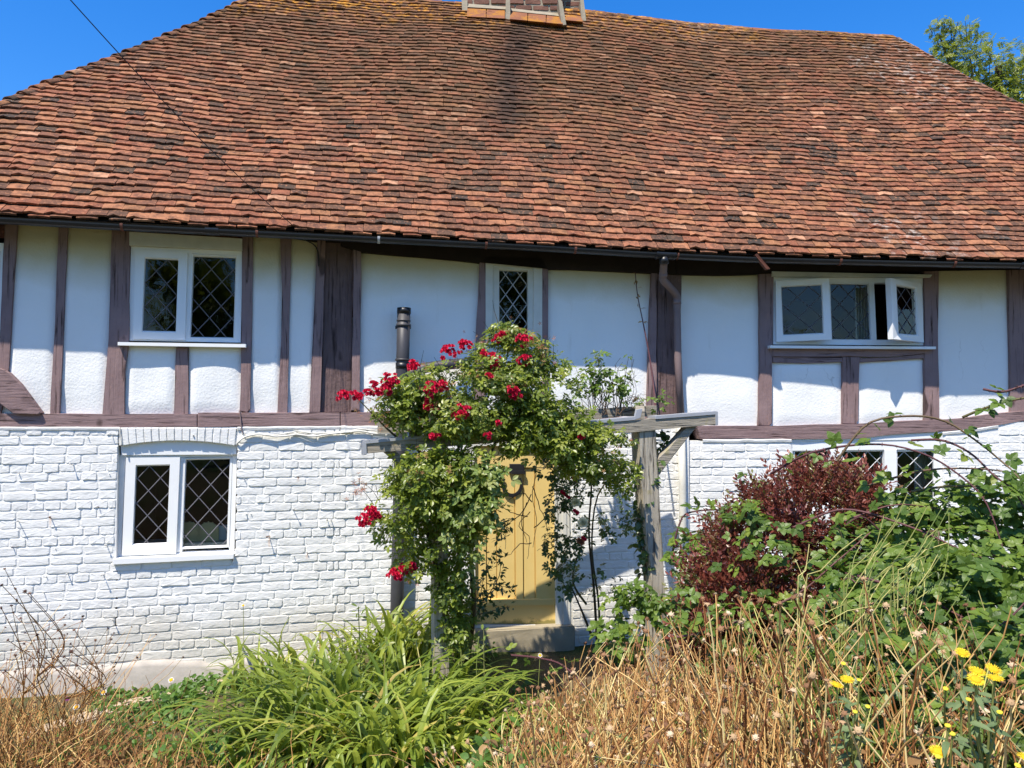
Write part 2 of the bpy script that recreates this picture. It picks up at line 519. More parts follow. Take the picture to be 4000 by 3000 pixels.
def cat_poly(pts, maxlen, jit):
    """subdivide a pixel outline and make its long edges slightly uneven"""
    out = []
    n = len(pts)
    for i in range(n):
        a, b = pts[i], pts[(i + 1) % n]
        L = math.hypot(b[0] - a[0], b[1] - a[1]); k = max(1, int(L / maxlen))
        for q in range(k):
            t = q / k
            j = 0 if q == 0 else jit
            out.append((a[0] + (b[0] - a[0]) * t + random.uniform(-j, j), a[1] + (b[1] - a[1]) * t + random.uniform(-j, j)))
    return out

def prism(name, pts, df, db, m, parent, s=None, maxlen=70, jit=1.6, bev=.006, rough=0.0, label=None):
    """a timber traced as its outline on the facade: front face at df metres, back at db"""
    pts = cat_poly(pts, maxlen, jit)
    if s is None:
        s = sec_of(sum(p[0] for p in pts) / len(pts))
    n = secn(s)[0]
    fr = [W(x, y, df + random.uniform(-rough, rough), s) for x, y in pts]
    c = sum(fr, Vector()) / len(fr)
    bm = bmesh.new()
    k = len(fr)
    inner = []
    for p in fr:
        d = c - p; d.z *= 1.0
        # inset towards the centre line: shrink across the short direction only by a fixed bevel
        q = p + (d.normalized() * bev * 1.2 if d.length > 1e-6 else Vector())
        inner.append(bm.verts.new(q + n * bev * .8))
    mid = [bm.verts.new(p) for p in fr]
    back = [bm.verts.new(p - n * (df - db)) for p in fr]
    f = bm.faces.new(inner)
    for i in range(k):
        j = (i + 1) % k
        bm.faces.new((inner[i], inner[j], mid[j], mid[i]))
        bm.faces.new((mid[i], mid[j], back[j], back[i]))
    bm.faces.new(list(reversed(back)))
    bmesh.ops.triangulate(bm, faces=[f])
    return bm_obj(name, bm, m, parent, label=label)

def quad_pt(q, a, b):
    return (q[0] * (1 - a) + q[1] * a) * (1 - b) + (q[3] * (1 - a) + q[2] * a) * b

def panel(pts, s=None, bulge=.018):
    """plaster infill: a slightly pillowed sheet 5 cm thick"""
    if s is None:
        s = sec_of(sum(p[0] for p in pts) / 4)
    n = secn(s)[0]
    q = [W(x, y, 0, s) for x, y in pts]
    N = 14
    V = []; F = []
    ph = random.uniform(0, 6)
    for j in range(N + 1):
        for i in range(N + 1):
            a, b = i / N, j / N
            edge = min(a, 1 - a, b, 1 - b)
            h = bulge * (smooth01(np.array(edge / .16)).item()) + .006 * math.sin(a * 5 + ph) * math.sin(b * 4 + ph * 1.7)
            V.append(quad_pt(q, a, b) + n * h)
    for j in range(N):
        for i in range(N):
            k = j * (N + 1) + i
            F.append((k, k + N + 1, k + N + 2, k + 1))
    base = len(V)
    for i in range(4):
        V.append(q[i] - n * .06)
    cor = [0, N, N * (N + 1) + N, N * (N + 1)]
    for i in range(4):
        j = (i + 1) % 4
        F.append((cor[i], cor[j], base + j, base + i))
    F.append((base, base + 1, base + 2, base + 3))
    return mesh_obj('plaster_panel', V, F, M['plaster'], HOUSE, True)

for p in [
    [(-420, 850), (-120, 870), (-140, 1622), (-420, 1622)],
    [(-120, 1318), (20, 1318), (15, 1622), (-140, 1622)],
    [(50, 850), (240, 860), (207, 1622), (10, 1622)],
    [(252, 860), (460, 880), (415, 1622), (215, 1622)],
    [(490, 1345), (697, 1350), (690, 1622), (476, 1622)],
    [(726, 1350), (952, 1352), (946, 1622), (726, 1622)],
    [(978, 905), (1104, 915), (1094, 1620), (968, 1620)],
    [(1128, 910), (1250, 925), (1220, 1620), (1110, 1620)],
    [(1398, 965), (1884, 1000), (1867, 1650), (1390, 1640)],
    [(1884, 1372), (2126, 1372), (2126, 1650), (1884, 1650)],
    [(2130, 1030), (2556, 1050), (2540, 1650), (2128, 1650)],
    [(2655, 1060), (2982, 1055), (2974, 1670), (2652, 1672)],
    [(3004, 1404), (3304, 1400), (3300, 1668), (3004, 1670)],
    [(3344, 1396), (3622, 1388), (3622, 1650), (3342, 1664)],
    [(3652, 1040), (3954, 1036), (3962, 1622), (3656, 1646)],
    [(4044, 1036), (4600, 1040), (4600, 1650), (4046, 1625)],
]:
    panel(p)

# timbers: posts
TF = .03
def post(pts, df=TF, m='post', label=None, **kw):
    return prism('post', pts, df, -.10, M[m], HOUSE, label=label, **kw)
post([(20, 855), (68, 858), (35, 1440), (2, 1620), (-16, 1620), (-6, 1440)])
post([(-160, 850), (-116, 850), (-136, 1622), (-190, 1622)])
post([(230, 862), (266, 865), (248, 1300), (231, 1622), (196, 1622), (214, 1280)])
post([(438, 875), (507, 880), (505, 1320), (488, 1450), (486, 1622), (400, 1622), (410, 1500), (424, 1320)], .035)
post([(688, 1357), (737, 1357), (735, 1622), (679, 1622)], .022)
post([(946, 905), (988, 908), (984, 1300), (977, 1600), (965, 1612), (936, 1606), (944, 1300)])
post([(1094, 915), (1139, 918), (1133, 1150), (1128, 1400), (1121, 1616), (1083, 1616), (1097, 1350), (1104, 1150)])
post([(1240, 928), (1272, 932), (1262, 1300), (1250, 1612), (1208, 1612), (1226, 1300)], .045)
post([(1270, 930), (1382, 938), (1376, 1300), (1372, 1612), (1250, 1612), (1264, 1300)], .005, 'rough', 'cracked weathered post between two boards', rough=.006, jit=3)
post([(1381, 940), (1411, 950), (1408, 1300), (1404, 1604), (1371, 1604), (1377, 1300)], .045)
post([(1874, 1000), (1897, 1000), (1895, 1640), (1850, 1640), (1858, 1340), (1866, 1200)])
post([(2118, 1005), (2141, 1010), (2140, 1640), (2118, 1640)])
post([(2546, 1040), (2568, 1040), (2565, 1300), (2563, 1640), (2524, 1640), (2537, 1300)], .045, s=1)
post([(2567, 1040), (2662, 1040), (2655, 1300), (2640, 1480), (2636, 1640), (2563, 1640)], .01, 'rough', 'split rough oak post behind the downpipe', rough=.006, jit=3, s=1)
post([(2646, 1040), (2664, 1040), (2660, 1640), (2630, 1640)], .0, 'rough', s=1)
post([(2966, 1040), (3022, 1040), (3018, 1300), (3015, 1655), (3004, 1664), (2962, 1662), (2968, 1380)], .04)
post([(3610, 1040), (3666, 1035), (3664, 1300), (3668, 1640), (3612, 1650), (3612, 1300)], .04)
post([(3291, 1394), (3358, 1394), (3353, 1640), (3345, 1656), (3290, 1656)], .035)
post([(3940, 1030), (4056, 1030), (4060, 1640), (3950, 1640), (3944, 1300)], .04)
# timbers: rails and the wall plate in the shade of the eave
def beam(pts, df=.035, label=None, m='beam', **kw):
    return prism('beam', pts, df, -.12, M[m], HOUSE, label=label, **kw)
beam([(-420, 1617), (0, 1616), (400, 1617), (771, 1617), (771, 1667), (400, 1669), (0, 1668), (-420, 1668)], .04)
beam([(773, 1612), (1240, 1611), (1329, 1612), (1329, 1664), (1240, 1664), (773, 1668)], .045, label='flaking newer beam length', s=0)
beam([(1331, 1612), (1480, 1608), (1840, 1614), (1840, 1668), (1331, 1664)], .04, s=1)
beam([(2230, 1620), (2640, 1640), (2640, 1700), (2230, 1690)], .03, s=1)
beam([(2722, 1664), (2900, 1666), (3117, 1661), (3356, 1655), (3605, 1641), (3768, 1633), (3947, 1609), (4100, 1598), (4600, 1590), (4600, 1650),
      (4000, 1641), (3979, 1647), (3822, 1671), (3621, 1690), (3280, 1715), (2900, 1712), (2735, 1715)], .05, label='knotty uneven beam', s=2, jit=3, rough=.006)
beam([(3017, 1361), (3620, 1361), (3616, 1380), (3480, 1394), (3017, 1392)], .045)
beam([(3018, 1393), (3200, 1396), (3291, 1398), (3291, 1414), (3140, 1420), (3018, 1416)], .03)
beam([(3357, 1398), (3480, 1396), (3612, 1382), (3612, 1400), (3480, 1410), (3357, 1416)], .03)
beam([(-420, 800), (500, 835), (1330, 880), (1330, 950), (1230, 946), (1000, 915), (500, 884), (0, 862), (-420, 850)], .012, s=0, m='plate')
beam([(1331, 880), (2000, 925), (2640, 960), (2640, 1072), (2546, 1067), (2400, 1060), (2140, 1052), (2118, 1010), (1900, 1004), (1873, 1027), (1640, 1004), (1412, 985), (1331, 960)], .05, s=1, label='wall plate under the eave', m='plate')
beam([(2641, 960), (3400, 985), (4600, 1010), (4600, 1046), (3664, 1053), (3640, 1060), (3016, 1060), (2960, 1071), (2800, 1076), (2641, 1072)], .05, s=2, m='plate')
# curved brace at the left end
prism('brace', [(-70, 1370), (0, 1437), (36, 1456), (80, 1500), (159, 1612), (150, 1619), (53, 1617), (0, 1577), (-80, 1520)], .075, -.02, M['beam'], HOUSE, s=0, label='heavy curved brace at the left corner')

# ------------------------------------------------------------------ windows
def ring(name, outer, inner, m, parent, d=.03, th=.06, s=None, bead=.012, dv=None):
    """frame between two pixel quads; dv gives the four corners their own distances (an open casement)"""
    s = sec_of(outer[0][0]) if s is None else s
    dv = dv or [d] * 4
    O = [W(x, y, dd, s) for (x, y), dd in zip(outer, dv)]
    # inner corners interpolated bilinearly in distance
    def dd_at(x, y):
        x0 = min(p[0] for p in outer); x1 = max(p[0] for p in outer)
        t = (x - x0) / (x1 - x0)
        return dv[0] * (1 - t) + dv[1] * t
    I = [W(x, y, dd_at(x, y), s) for x, y in inner]
    nn = (O[3] - O[0]).cross(O[1] - O[0]).normalized()
    if nn.y > 0: nn = -nn
    c = sum(I, Vector()) / 4
    I0 = [p + (p - c).normalized() * bead for p in I]
    bm = bmesh.new()
    ov = [bm.verts.new(p) for p in O]; iv0 = [bm.verts.new(p) for p in I0]
    iv1 = [bm.verts.new(p - nn * bead * 1.2) for p in I]; ib = [bm.verts.new(p - nn * th) for p in I]; ob = [bm.verts.new(p - nn * th) for p in O]
    for i in range(4):
        j = (i + 1) % 4
        for A, B in ((ov, iv0), (iv0, iv1), (iv1, ib), (ib, ob), (ob, ov)):
            bm.faces.new((A[i], A[j], B[j], B[i]))
    bm_obj(name, bm, m, parent)
    return [p - nn * th * .55 for p in I], nn

def pane(q, nn, parent, nx, ny, lead='lead', ox=0.0, oy=0.0, w=.0085):
    mesh_obj('pane', [q[0], q[1], q[2], q[3]], [(0, 3, 2, 1)], M['glass'], parent)
    # diamond leading: raised strips in both diagonals
    V = []; F = []
    eps = nn * .003; top = nn * .007
    def strip(a0, b0, a1, b1):
        p = quad_pt(q, a0, b0); r = quad_pt(q, a1, b1)
        t = (r - p).normalized(); sd = t.cross(nn) * w * .5
        k = len(V)
        V.extend([p - sd + eps, p + top, p + sd + eps, r - sd + eps, r + top, r + sd + eps])
        F.extend([(k, k + 3, k + 4, k + 1), (k + 1, k + 4, k + 5, k + 2)])
    for sg in (1, -1):
        kmin, kmax = -20, 20
        for kk in range(kmin, kmax):
            # line: a*nx + sg*b*ny = kk + offset
            c0 = kk + ox + sg * oy
            pts = []
            for a in (0., 1.):
                b = (c0 - a * nx) / (sg * ny)
                if -1e-9 <= b <= 1 + 1e-9: pts.append((a, min(1, max(0, b))))
            for b in (0., 1.):
                a = (c0 - sg * b * ny) / nx
                if 0 < a < 1: pts.append((a, b))
            if len(pts) >= 2:
                pts.sort()
                a, b = pts[0], pts[-1]
                if math.hypot(a[0] - b[0], a[1] - b[1]) > .02:
                    strip(*a, *b)
    mesh_obj('lead_came', V, F, M[lead], parent)

def box_px(name, quad, df, db, m, parent, s=None, bev=.003, label=None):
    return prism(name, quad, df, db, m, parent, s=s, maxlen=9e9, jit=0, bev=bev, label=label)

# upper left
w = part_empty('window', HOUSE, 'white two light window with closed casement and sill')
box_px('head_board', [(505, 905), (946, 932), (946, 978), (505, 958)], .06, -.04, M['oldpaint'], w)
ring('frame', [(512, 956), (948, 976), (940, 1338), (502, 1330)], [(541, 985), (920, 1000), (911, 1318), (527, 1312)], M['upvc'], w, .02, .07)
box_px('mullion', [(730, 985), (750, 986), (740, 1322), (716, 1321)], .018, -.05, M['upvc'], w)
q, nn = ring('casement', [(530, 975), (733, 984), (722, 1328), (519, 1324)], [(567, 1009), (695, 1015), (685, 1294), (556, 1291)], M['upvc'], w, .042, .05)
pane(q, nn, w, 1.5, 3.0)
q, nn = ring('casement', [(748, 992), (936, 999), (928, 1330), (733, 1327)], [(757, 1001), (924, 1007), (915, 1320), (744, 1316)], M['upvc'], w, .021, .05)
pane(q, nn, w, 1.95, 3.3, ox=.3)
box_px('sill', [(460, 1336), (961, 1344), (961, 1357), (460, 1349)], .085, -.02, M['upvc'], w)
# lower left (set back in the brickwork)
w = part_empty('window', HOUSE, 'white two light window under a brick arch')
box_px('head_board', [(470, 1722), (928, 1716), (924, 1775), (474, 1778)], .015, -.06, M['upvc'], w)
ring('frame', [(466, 1777), (926, 1772), (914, 2172), (444, 2186)], [(494, 1792), (905, 1787), (893, 2150), (476, 2164)], M['upvc'], w, -.015, .07)
box_px('mullion', [(700, 1788), (726, 1787), (712, 2155), (686, 2156)], -.017, -.07, M['upvc'], w)
q, nn = ring('casement', [(492, 1788), (703, 1786), (687, 2163), (476, 2170)], [(532, 1822), (662, 1819), (650, 2121), (519, 2126)], M['upvc'], w, .01, .05)
pane(q, nn, w, 1.45, 3.1, ox=.55)
q, nn = ring('casement', [(718, 1790), (908, 1786), (895, 2138), (702, 2146)], [(727, 1798), (897, 1794), (885, 2130), (713, 2137)], M['upvc'], w, -.012, .04)
pane(q, nn, w, 1.9, 3.4, ox=.1)
box_px('sill', [(440, 2184), (914, 2164), (913, 2182), (440, 2205)], .085, -.05, M['upvc'], w)
# slim window above the door
w = part_empty('window', HOUSE, 'slim old painted window with pale diamond leading')
ring('frame', [(1897, 1002), (2118, 1010), (2118, 1375), (1897, 1375)], [(1928, 1034), (2084, 1040), (2082, 1358), (1926, 1358)], M['oldpaint'], w, .035, .09)
q, nn = ring('casement', [(1926, 1032), (2086, 1038), (2084, 1362), (1924, 1362)], [(1951, 1056), (2061, 1060), (2061, 1340), (1952, 1340)], M['oldpaint'], w, .018, .05)
pane(q, nn, w, 1.96, 3.7, 'lead2', ox=.45, oy=.2)
# upper right, two casements ajar
w = part_empty('window', HOUSE, 'white three light window with both outer casements open')
box_px('head_board', [(3016, 1060), (3642, 1073), (3634, 1084), (3016, 1080)], .065, -.04, M['oldpaint'], w)
ring('frame', [(3022, 1080), (3610, 1084), (3623, 1349), (3020, 1345)], [(3052, 1104), (3582, 1107), (3592, 1327), (3050, 1325)], M['upvc'], w, .02, .07)
box_px('mullion', [(3222, 1103), (3242, 1103), (3250, 1330), (3230, 1330)], .019, -.05, M['upvc'], w)
box_px('mullion', [(3394, 1104), (3414, 1104), (3424, 1330), (3404, 1330)], .019, -.05, M['upvc'], w)
q, nn = ring('casement', [(3242, 1105), (3394, 1107), (3404, 1328), (3250, 1327)], [(3244, 1109), (3392, 1111), (3402, 1326), (3251, 1325)], M['upvc'], w, .015, .04, bead=.004)
pane(q, nn, w, 2.0, 2.8, ox=.5)
q, nn = ring('casement', [(3030, 1097), (3237, 1087), (3249, 1326), (3033, 1336)], [(3053, 1121), (3209, 1113), (3216, 1300), (3061, 1307)], M['upvc'], w, .04, .05, dv=[.05, .17, .17, .05])
pane(q, nn, w, 1.75, 2.3, ox=.2)
q, nn = ring('casement', [(3478, 1085), (3600, 1107), (3609, 1338), (3489, 1324)], [(3503, 1114), (3580, 1127), (3588, 1308), (3512, 1302)], M['upvc'], w, .04, .05, dv=[.30, .05, .05, .30])
pane(q, nn, w, 1.9, 2.9, ox=.1)
box_px('sill', [(3007, 1349), (3656, 1354), (3656, 1364), (3007, 1360)], .10, -.02, M['upvc'], w)
# lower right, half hidden by the bushes
w = part_empty('window', HOUSE, 'white three light window half hidden behind the bramble')
ring('frame', [(3090, 1722), (3682, 1714), (3682, 1990), (3090, 1995)], [(3100, 1762), (3655, 1756), (3655, 1965), (3100, 1970)], M['upvc'], w, .03, .08)
box_px('head_board', [(3086, 1690), (3400, 1682), (3690, 1664), (3690, 1716), (3400, 1721), (3086, 1726)], .034, -.05, M['upvc'], w)
box_px('mullion', [(3244, 1758), (3288, 1757), (3288, 1972), (3244, 1972)], .032, -.05, M['upvc'], w)
box_px('mullion', [(3455, 1756), (3502, 1755), (3502, 1970), (3455, 1970)], .032, -.05, M['upvc'], w)
for (a, b) in ((3100, 3246), (3286, 3457), (3500, 3655)):
    q, nn = ring('casement', [(a, 1758), (b, 1756), (b, 1970), (a, 1972)], [(a + 6, 1765), (b - 6, 1763), (b - 6, 1964), (a + 6, 1966)], M['upvc'], w, .012, .04, bead=.004)
    pane(q, nn, w, 2.2 if b - a > 160 else 1.9, 2.7, 'lead2', ox=.4)
# cropped one at the left edge of the picture
w = part_empty('window', HOUSE, 'white window cut off by the picture edge')
ring('frame', [(-128, 945), (24, 950), (6, 1312), (-142, 1312)], [(-108, 972), (4, 975), (-14, 1290), (-122, 1290)], M['upvc'], w, .02, .07)
q, nn = ring('casement', [(-109, 970), (5, 973), (-13, 1292), (-123, 1292)], [(-104, 976), (0, 978), (-18, 1287), (-118, 1287)], M['upvc'], w, .012, .04, bead=.004)
pane(q, nn, w, 1.4, 3.0)

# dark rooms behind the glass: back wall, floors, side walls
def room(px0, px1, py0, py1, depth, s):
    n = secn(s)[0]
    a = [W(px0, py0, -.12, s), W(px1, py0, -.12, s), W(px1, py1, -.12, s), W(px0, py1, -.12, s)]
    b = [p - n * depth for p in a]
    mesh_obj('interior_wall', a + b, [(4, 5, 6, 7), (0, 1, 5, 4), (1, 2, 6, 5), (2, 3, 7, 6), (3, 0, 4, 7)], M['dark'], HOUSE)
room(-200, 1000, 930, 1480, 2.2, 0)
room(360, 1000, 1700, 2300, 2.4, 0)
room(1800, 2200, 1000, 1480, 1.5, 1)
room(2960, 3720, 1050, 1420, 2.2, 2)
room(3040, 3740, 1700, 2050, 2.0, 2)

# ------------------------------------------------------------------ brickwork
BR_D = .05
COURSE = .0722
Z_TOP = -.128
def uz(px, py, s, d=BR_D):
    p = W(px, py, d, s); n, u = secn(s)
    p0 = Vector((SECS[s][0], SECS[s][1], 0)) + n * d
    return (p - p0).dot(u), p.z

def brick_variants(N=9):
    out = []
    for v in range(N):
        rr = np.random.default_rng(100 + v)
        # outline with rounded, chipped corners; unit brick x in -.5..+.5, z in -.5..+.5, y outwards
        ox = np.array([-.5, -.44, -.15, .15, .44, .5, .5, .44, .15, -.15, -.44, -.5]); oz = np.array([-.36, -.5, -.5, -.5, -.5, -.36, .36, .5, .5, .5, .5, .36])
        ox = ox + rr.normal(0, .007, 12); oz = oz + rr.normal(0, .022, 12)
        if rr.random() < .5:
            c = rr.integers(0, 4) * 3
            ox[c % 12] *= .93; oz[c % 12] *= .86
        rings = []
        for sc, yy in ((1.0, -.9), (1.0, -.22), (.985, -.02), (.93, .06)):
            xs = np.sign(ox) * np.maximum(np.abs(ox) - (1 - sc) * .45, 0); zs = oz * (1 - (1 - sc) * 1.5)
            rings.append(np.stack([xs, np.full(12, yy) + rr.normal(0, .035, 12) * (yy > 0), zs], -1))
        V = np.concatenate(rings + [np.array([[0, .07 + rr.normal(0, .03), 0]])])
        F = []
        for r in range(3):
            for i in range(12):
                j = (i + 1) % 12
                F.append((r * 12 + i, r * 12 + j, (r + 1) * 12 + j, (r + 1) * 12 + i))
        T = [(36 + i, 36 + (i + 1) % 12, 48) for i in range(12)]
        me = bpy.data.meshes.new('brick')
        me.from_pydata([tuple(p) for p in V], [], F + T); me.materials.append(M['brick'])
        me.polygons.foreach_set('use_smooth', [False] * len(me.polygons))
        me.update()
        out.append((me, V, np.array(F), np.array(T)))
    return out
BV = brick_variants()

WALL = part_empty('brick_wall', HOUSE, 'white painted brick ground floor wall')
def openings(s):
    """list of (zlo, zhi, f(z)->(u0,u1))"""
    def quad(q):
        P = [uz(x, y, s) for x, y in q]
        def f(z):
            def edge(a, b):
                t = (z - a[1]) / (b[1] - a[1]) if abs(b[1] - a[1]) > 1e-6 else 0
                return a[0] + (b[0] - a[0]) * t
            return edge(P[0], P[3]), edge(P[1], P[2])
        return min(P[2][1], P[3][1]), max(P[0][1], P[1][1]), f
    if s == 0: return [quad([(466, 1668), (928, 1666), (914, 2172), (444, 2186)])]
    if s == 1: return [quad([(1838, 1660), (2226, 1660), (2236, 2442), (1836, 2446)])]
    return [quad([(3092, 1710), (3682, 1700), (3682, 1992), (3092, 1998)])]

bricks = []            # (centre, u, n, length, height)
def lay(s, px0, px1, zbot, bond):
    n, u = secn(s)
    p0 = Vector((SECS[s][0], SECS[s][1], 0)) + n * BR_D
    U0 = uz(px0, 1700, s)[0]; U1 = uz(px1, 1700, s)[0]
    row = 0
    z = Z_TOP - COURSE * .62 if s < 2 else uz(2900, 1735, 2)[1] - COURSE * .5
    ops = openings(s)
    while z > zbot:
        # the right end of the last wall climbs with the beam: extra courses there
        e_ = (.05 if row % 2 else -.05)
        iv = [(U0 + (e_ if s == 1 else 0), U1 + (e_ if s == 0 else 0))]
        for zl, zh, f in ops:
            if zl - .01 < z < zh + .01:
                a, b = f(z); iv2 = []
                for p, q in iv:
                    if p < a: iv2.append((p, min(q, a)))
                    if q > b: iv2.append((max(p, b), q))
                iv = iv2
        hdr = row % 4 == 0 if bond == 'garden' else False
        L = .114 if hdr else .228
        if bond == 'garden':
            off = 0 if hdr else (.057 if row % 2 else .171)
        else:
            L = .214; off = (row % 2) * .107
        for a, b in iv:
            x = math.floor((a - off) / L) * L + off + random.uniform(-.012, .012)
            while x < b - .015:
                l = L * random.uniform(.97, 1.03)
                if bond != 'garden' and random.random() < .22: l = .112
                if bond == 'garden' and not hdr and random.random() < .06: l = .114
                c0, c1 = max(x, a), min(x + l, b)
                if b - c1 < .04: c1 = b
                if c1 - c0 > .03:
                    bricks.append((p0 + u * ((c0 + c1) / 2) + Vector((0, 0, z + random.uniform(-.002, .002) + .004 * math.sin(c0 * 1.7 + row))), u, n, c1 - c0 - .008, COURSE - .009 + random.uniform(-.002, .002)))
                x = c1 if c1 == b else x + l
        z -= COURSE; row += 1
lay(0, -420, 1330, -2.05, 'garden')
lay(1, 1331, 2685, -2.05, 'garden')
lay(2, 2690, 4600, -2.05, 'stretch')
# extra courses above the right end where the beam rises
n2_, u2_ = secn(2)
for r_, (pa, pb) in enumerate(((3690, 4600), (3900, 4600))):
    z = uz(2900, 1735, 2)[1] - COURSE * .5 + COURSE * (r_ + 1)
    a, b = uz(pa, 1690, 2)[0], uz(pb, 1690, 2)[0]
    p0 = Vector((SECS[2][0], SECS[2][1], 0)) + n2_ * BR_D
    x = a
    while x < b:
        l = random.choice((.214, .214, .112))
        bricks.append((p0 + u2_ * (x + l / 2) + Vector((0, 0, z)), u2_, n2_, l - .01, COURSE - .012)); x += l

def place_bricks():
    key = []
    for i, b in enumerate(bricks):
        px, py = proj(np.array(b[0]))
        vis = -40 < px < 4040 and py < 2640
        hid = (1500 < px < 1830) or (2230 < px < 2690) or (px > 2690 and py > 2000)
        key.append((0 if vis and not hid else (1 if vis else 2), b[0].length, i))
    key.sort()
    single = set(k[2] for k in key[:300])
    acc = Acc()
    for i, (c, u, n, L, H) in enumerate(bricks):
        me, V, F, T = random.choice(BV)
        yaw = random.uniform(-.004, .004); out = random.uniform(-.003, .004)
        ux = (u + Vector((0, 0, random.uniform(-.008, .008)))).normalized()
        zz = Vector((0, 0, 1)); nn_ = (n + u * yaw).normalized()
        Mx = Matrix(((ux.x * L, nn_.x * .03, zz.x * H), (ux.y * L, nn_.y * .03, zz.y * H), (ux.z * L, nn_.z * .03, zz.z * H)))
        if abs(proj(np.array(c))[0] - 1330) < 45: out += .005
        off = c + n * out
        if i in single:
            o = bpy.data.objects.new('brick', me); link(o, WALL)
            o.matrix_basis = Matrix.Translation(off) @ Mx.to_4x4()
        else:
            A = np.array(Mx)[None]
            acc.copies(V, F, A, np.array(off)[None], np.array([.5]))
            acc.T.append(T + acc.n - len(V))
    acc.build('bricks', M['brick'], WALL, False, kind='stuff')
place_bricks()

# mortar bed behind the bricks (sheet 9 mm back), cut round the openings, and the flaunching on top
def mortar(s, px0, px1, top_px, holes):
    d = BR_D - .0035
    n, u = secn(s)
    xs = sorted(set([px0, px1] + [h[0] for h in holes] + [h[1] for h in holes]))
    for a, b in zip(xs, xs[1:]):
        segs = [(top_px, 2640)]
        for h0, h1, y0, y1 in holes:
            if a >= h0 - 1 and b <= h1 + 1:
                segs = [(top_px, y0), (y1, 2640)]
        for y0, y1 in segs:
            if y1 - y0 < 4: continue
            q = [W(a, y0, d, s), W(b, y0, d, s), W(b, y1, d, s), W(a, y1, d, s)]
            if y1 == 2640:
                for i in (2, 3): q[i].z = -2.2; 
                # keep the bottom edge on the wall plane
                for i, px in ((2, b), (3, a)):
                    t = W(px, 2600, d, s); q[i].x, q[i].y = q[5 - i - 2 if False else (1 if i == 2 else 0)].x, q[(1 if i == 2 else 0)].y
            V = q + [p - n * .10 for p in q]
            mesh_obj('mortar', V, [(0, 3, 2, 1), (0, 1, 5, 4), (1, 2, 6, 5), (3, 0, 4, 7), (4, 5, 6, 7)], M['brick'], WALL)
mortar(0, -420, 1330, 1672, [(462, 930, 1672, 2190)])
mortar(1, 1330, 2688, 1672, [(1838, 2226, 1672, 2442)])
mortar(2, 2688, 4600, 1722, [(3092, 3682, 1722, 1995)])
prism('mortar', [(3660, 1688), (3822, 1666), (3979, 1642), (4600, 1642), (4600, 1760), (3684, 1760)], BR_D - .0045, -.05, M['brick'], WALL, s=2, maxlen=90, jit=.5, bev=.002)
def ledge(s, a, b, ya, yb, d0=.03, d1=.062):
    pts = [(a + (b - a) * i / 10, ya + (yb - ya) * i / 10 + random.uniform(-1.5, 1.5)) for i in range(11)]
    V = []; F = []
    for x, y in pts:
        V += [W(x, y - 4, d0, s), W(x, y + 4, d1, s), W(x, y + 12, d1 - .004, s), W(x, y + 14, .0, s)]
    for i in range(10):
        for k in range(3):
            F.append((i * 4 + k, i * 4 + k + 1, i * 4 + k + 5, i * 4 + k + 4))
    mesh_obj('mortar_fillet', V, F, M['brick'], WALL)
ledge(0, -420, 466, 1668, 1668); ledge(0, 928, 1329, 1668, 1664); ledge(1, 1331, 1838, 1664, 1668)
ledge(2, 2745, 3092, 1716, 1714); ledge(2, 3682, 3900, 1688, 1660)
# soldier arch over the lower left window
ARCH = part_empty('brick_arch', HOUSE, 'flat brick arch over the lower left window')
aw = 30
xs_ = list(np.linspace(470, 925, 16))
for i in range(15):
    a, b = xs_[i] + 1.5, xs_[i + 1] - 1.5
    ya = lambda x: 1742 - 20 * (1 - ((x - 697) / 228) ** 2)
    yt = 1672 + random.uniform(-1, 1)
    q = [(a, yt), (b, yt), (b + (b - 697) * -.03, ya(b)), (a + (a - 697) * -.03, ya(a))]
    prism('brick', q, BR_D + random.uniform(-.002, .004), -.05, M['brick'], ARCH, s=0, maxlen=18, jit=.8, bev=.005)
prism('mortar', [(464, 1670), (932, 1668), (930, 1738), (812, 1724), (697, 1719), (580, 1724), (466, 1740)], BR_D - .007, -.05, M['brick'], ARCH, s=0, maxlen=60, jit=.5, bev=.002)
# rendered plinth
def plinth():
    n, u = secn(0)
    V = []; F = []
    pts = np.linspace(-420, 1330, 50)
    for i, px in enumerate(pts):
        a = W(px, 2000, .05, 0); zt = -2.04 + random.uniform(-.006, .006) + .02 * math.sin(i * .5); zt = zt if px < 800 else zt - .03
        base = Vector((a.x, a.y, 0))
        for dd, z in ((0, zt + .012), (.030, zt), (.045, zt - .03), (.052, -2.45)):
            V.append(base + n * (dd + random.uniform(-.003, .003)) + Vector((0, 0, z)))
    for i in range(49):
        for k in range(3):
            F.append((i * 4 + k, i * 4 + k + 1, i * 4 + k + 5, i * 4 + k + 4))
    mesh_obj('plinth', V, F, M['plinth'], HOUSE, True)
plinth()
# rendered corner behind the pergola post: short return where the right wall stands back
prism('render_strip', [(2660, 1690), (2690, 1690), (2692, 2600), (2664, 2600)], .075, -.02, M['brick'], HOUSE, s=1, label='white rendered corner strip')

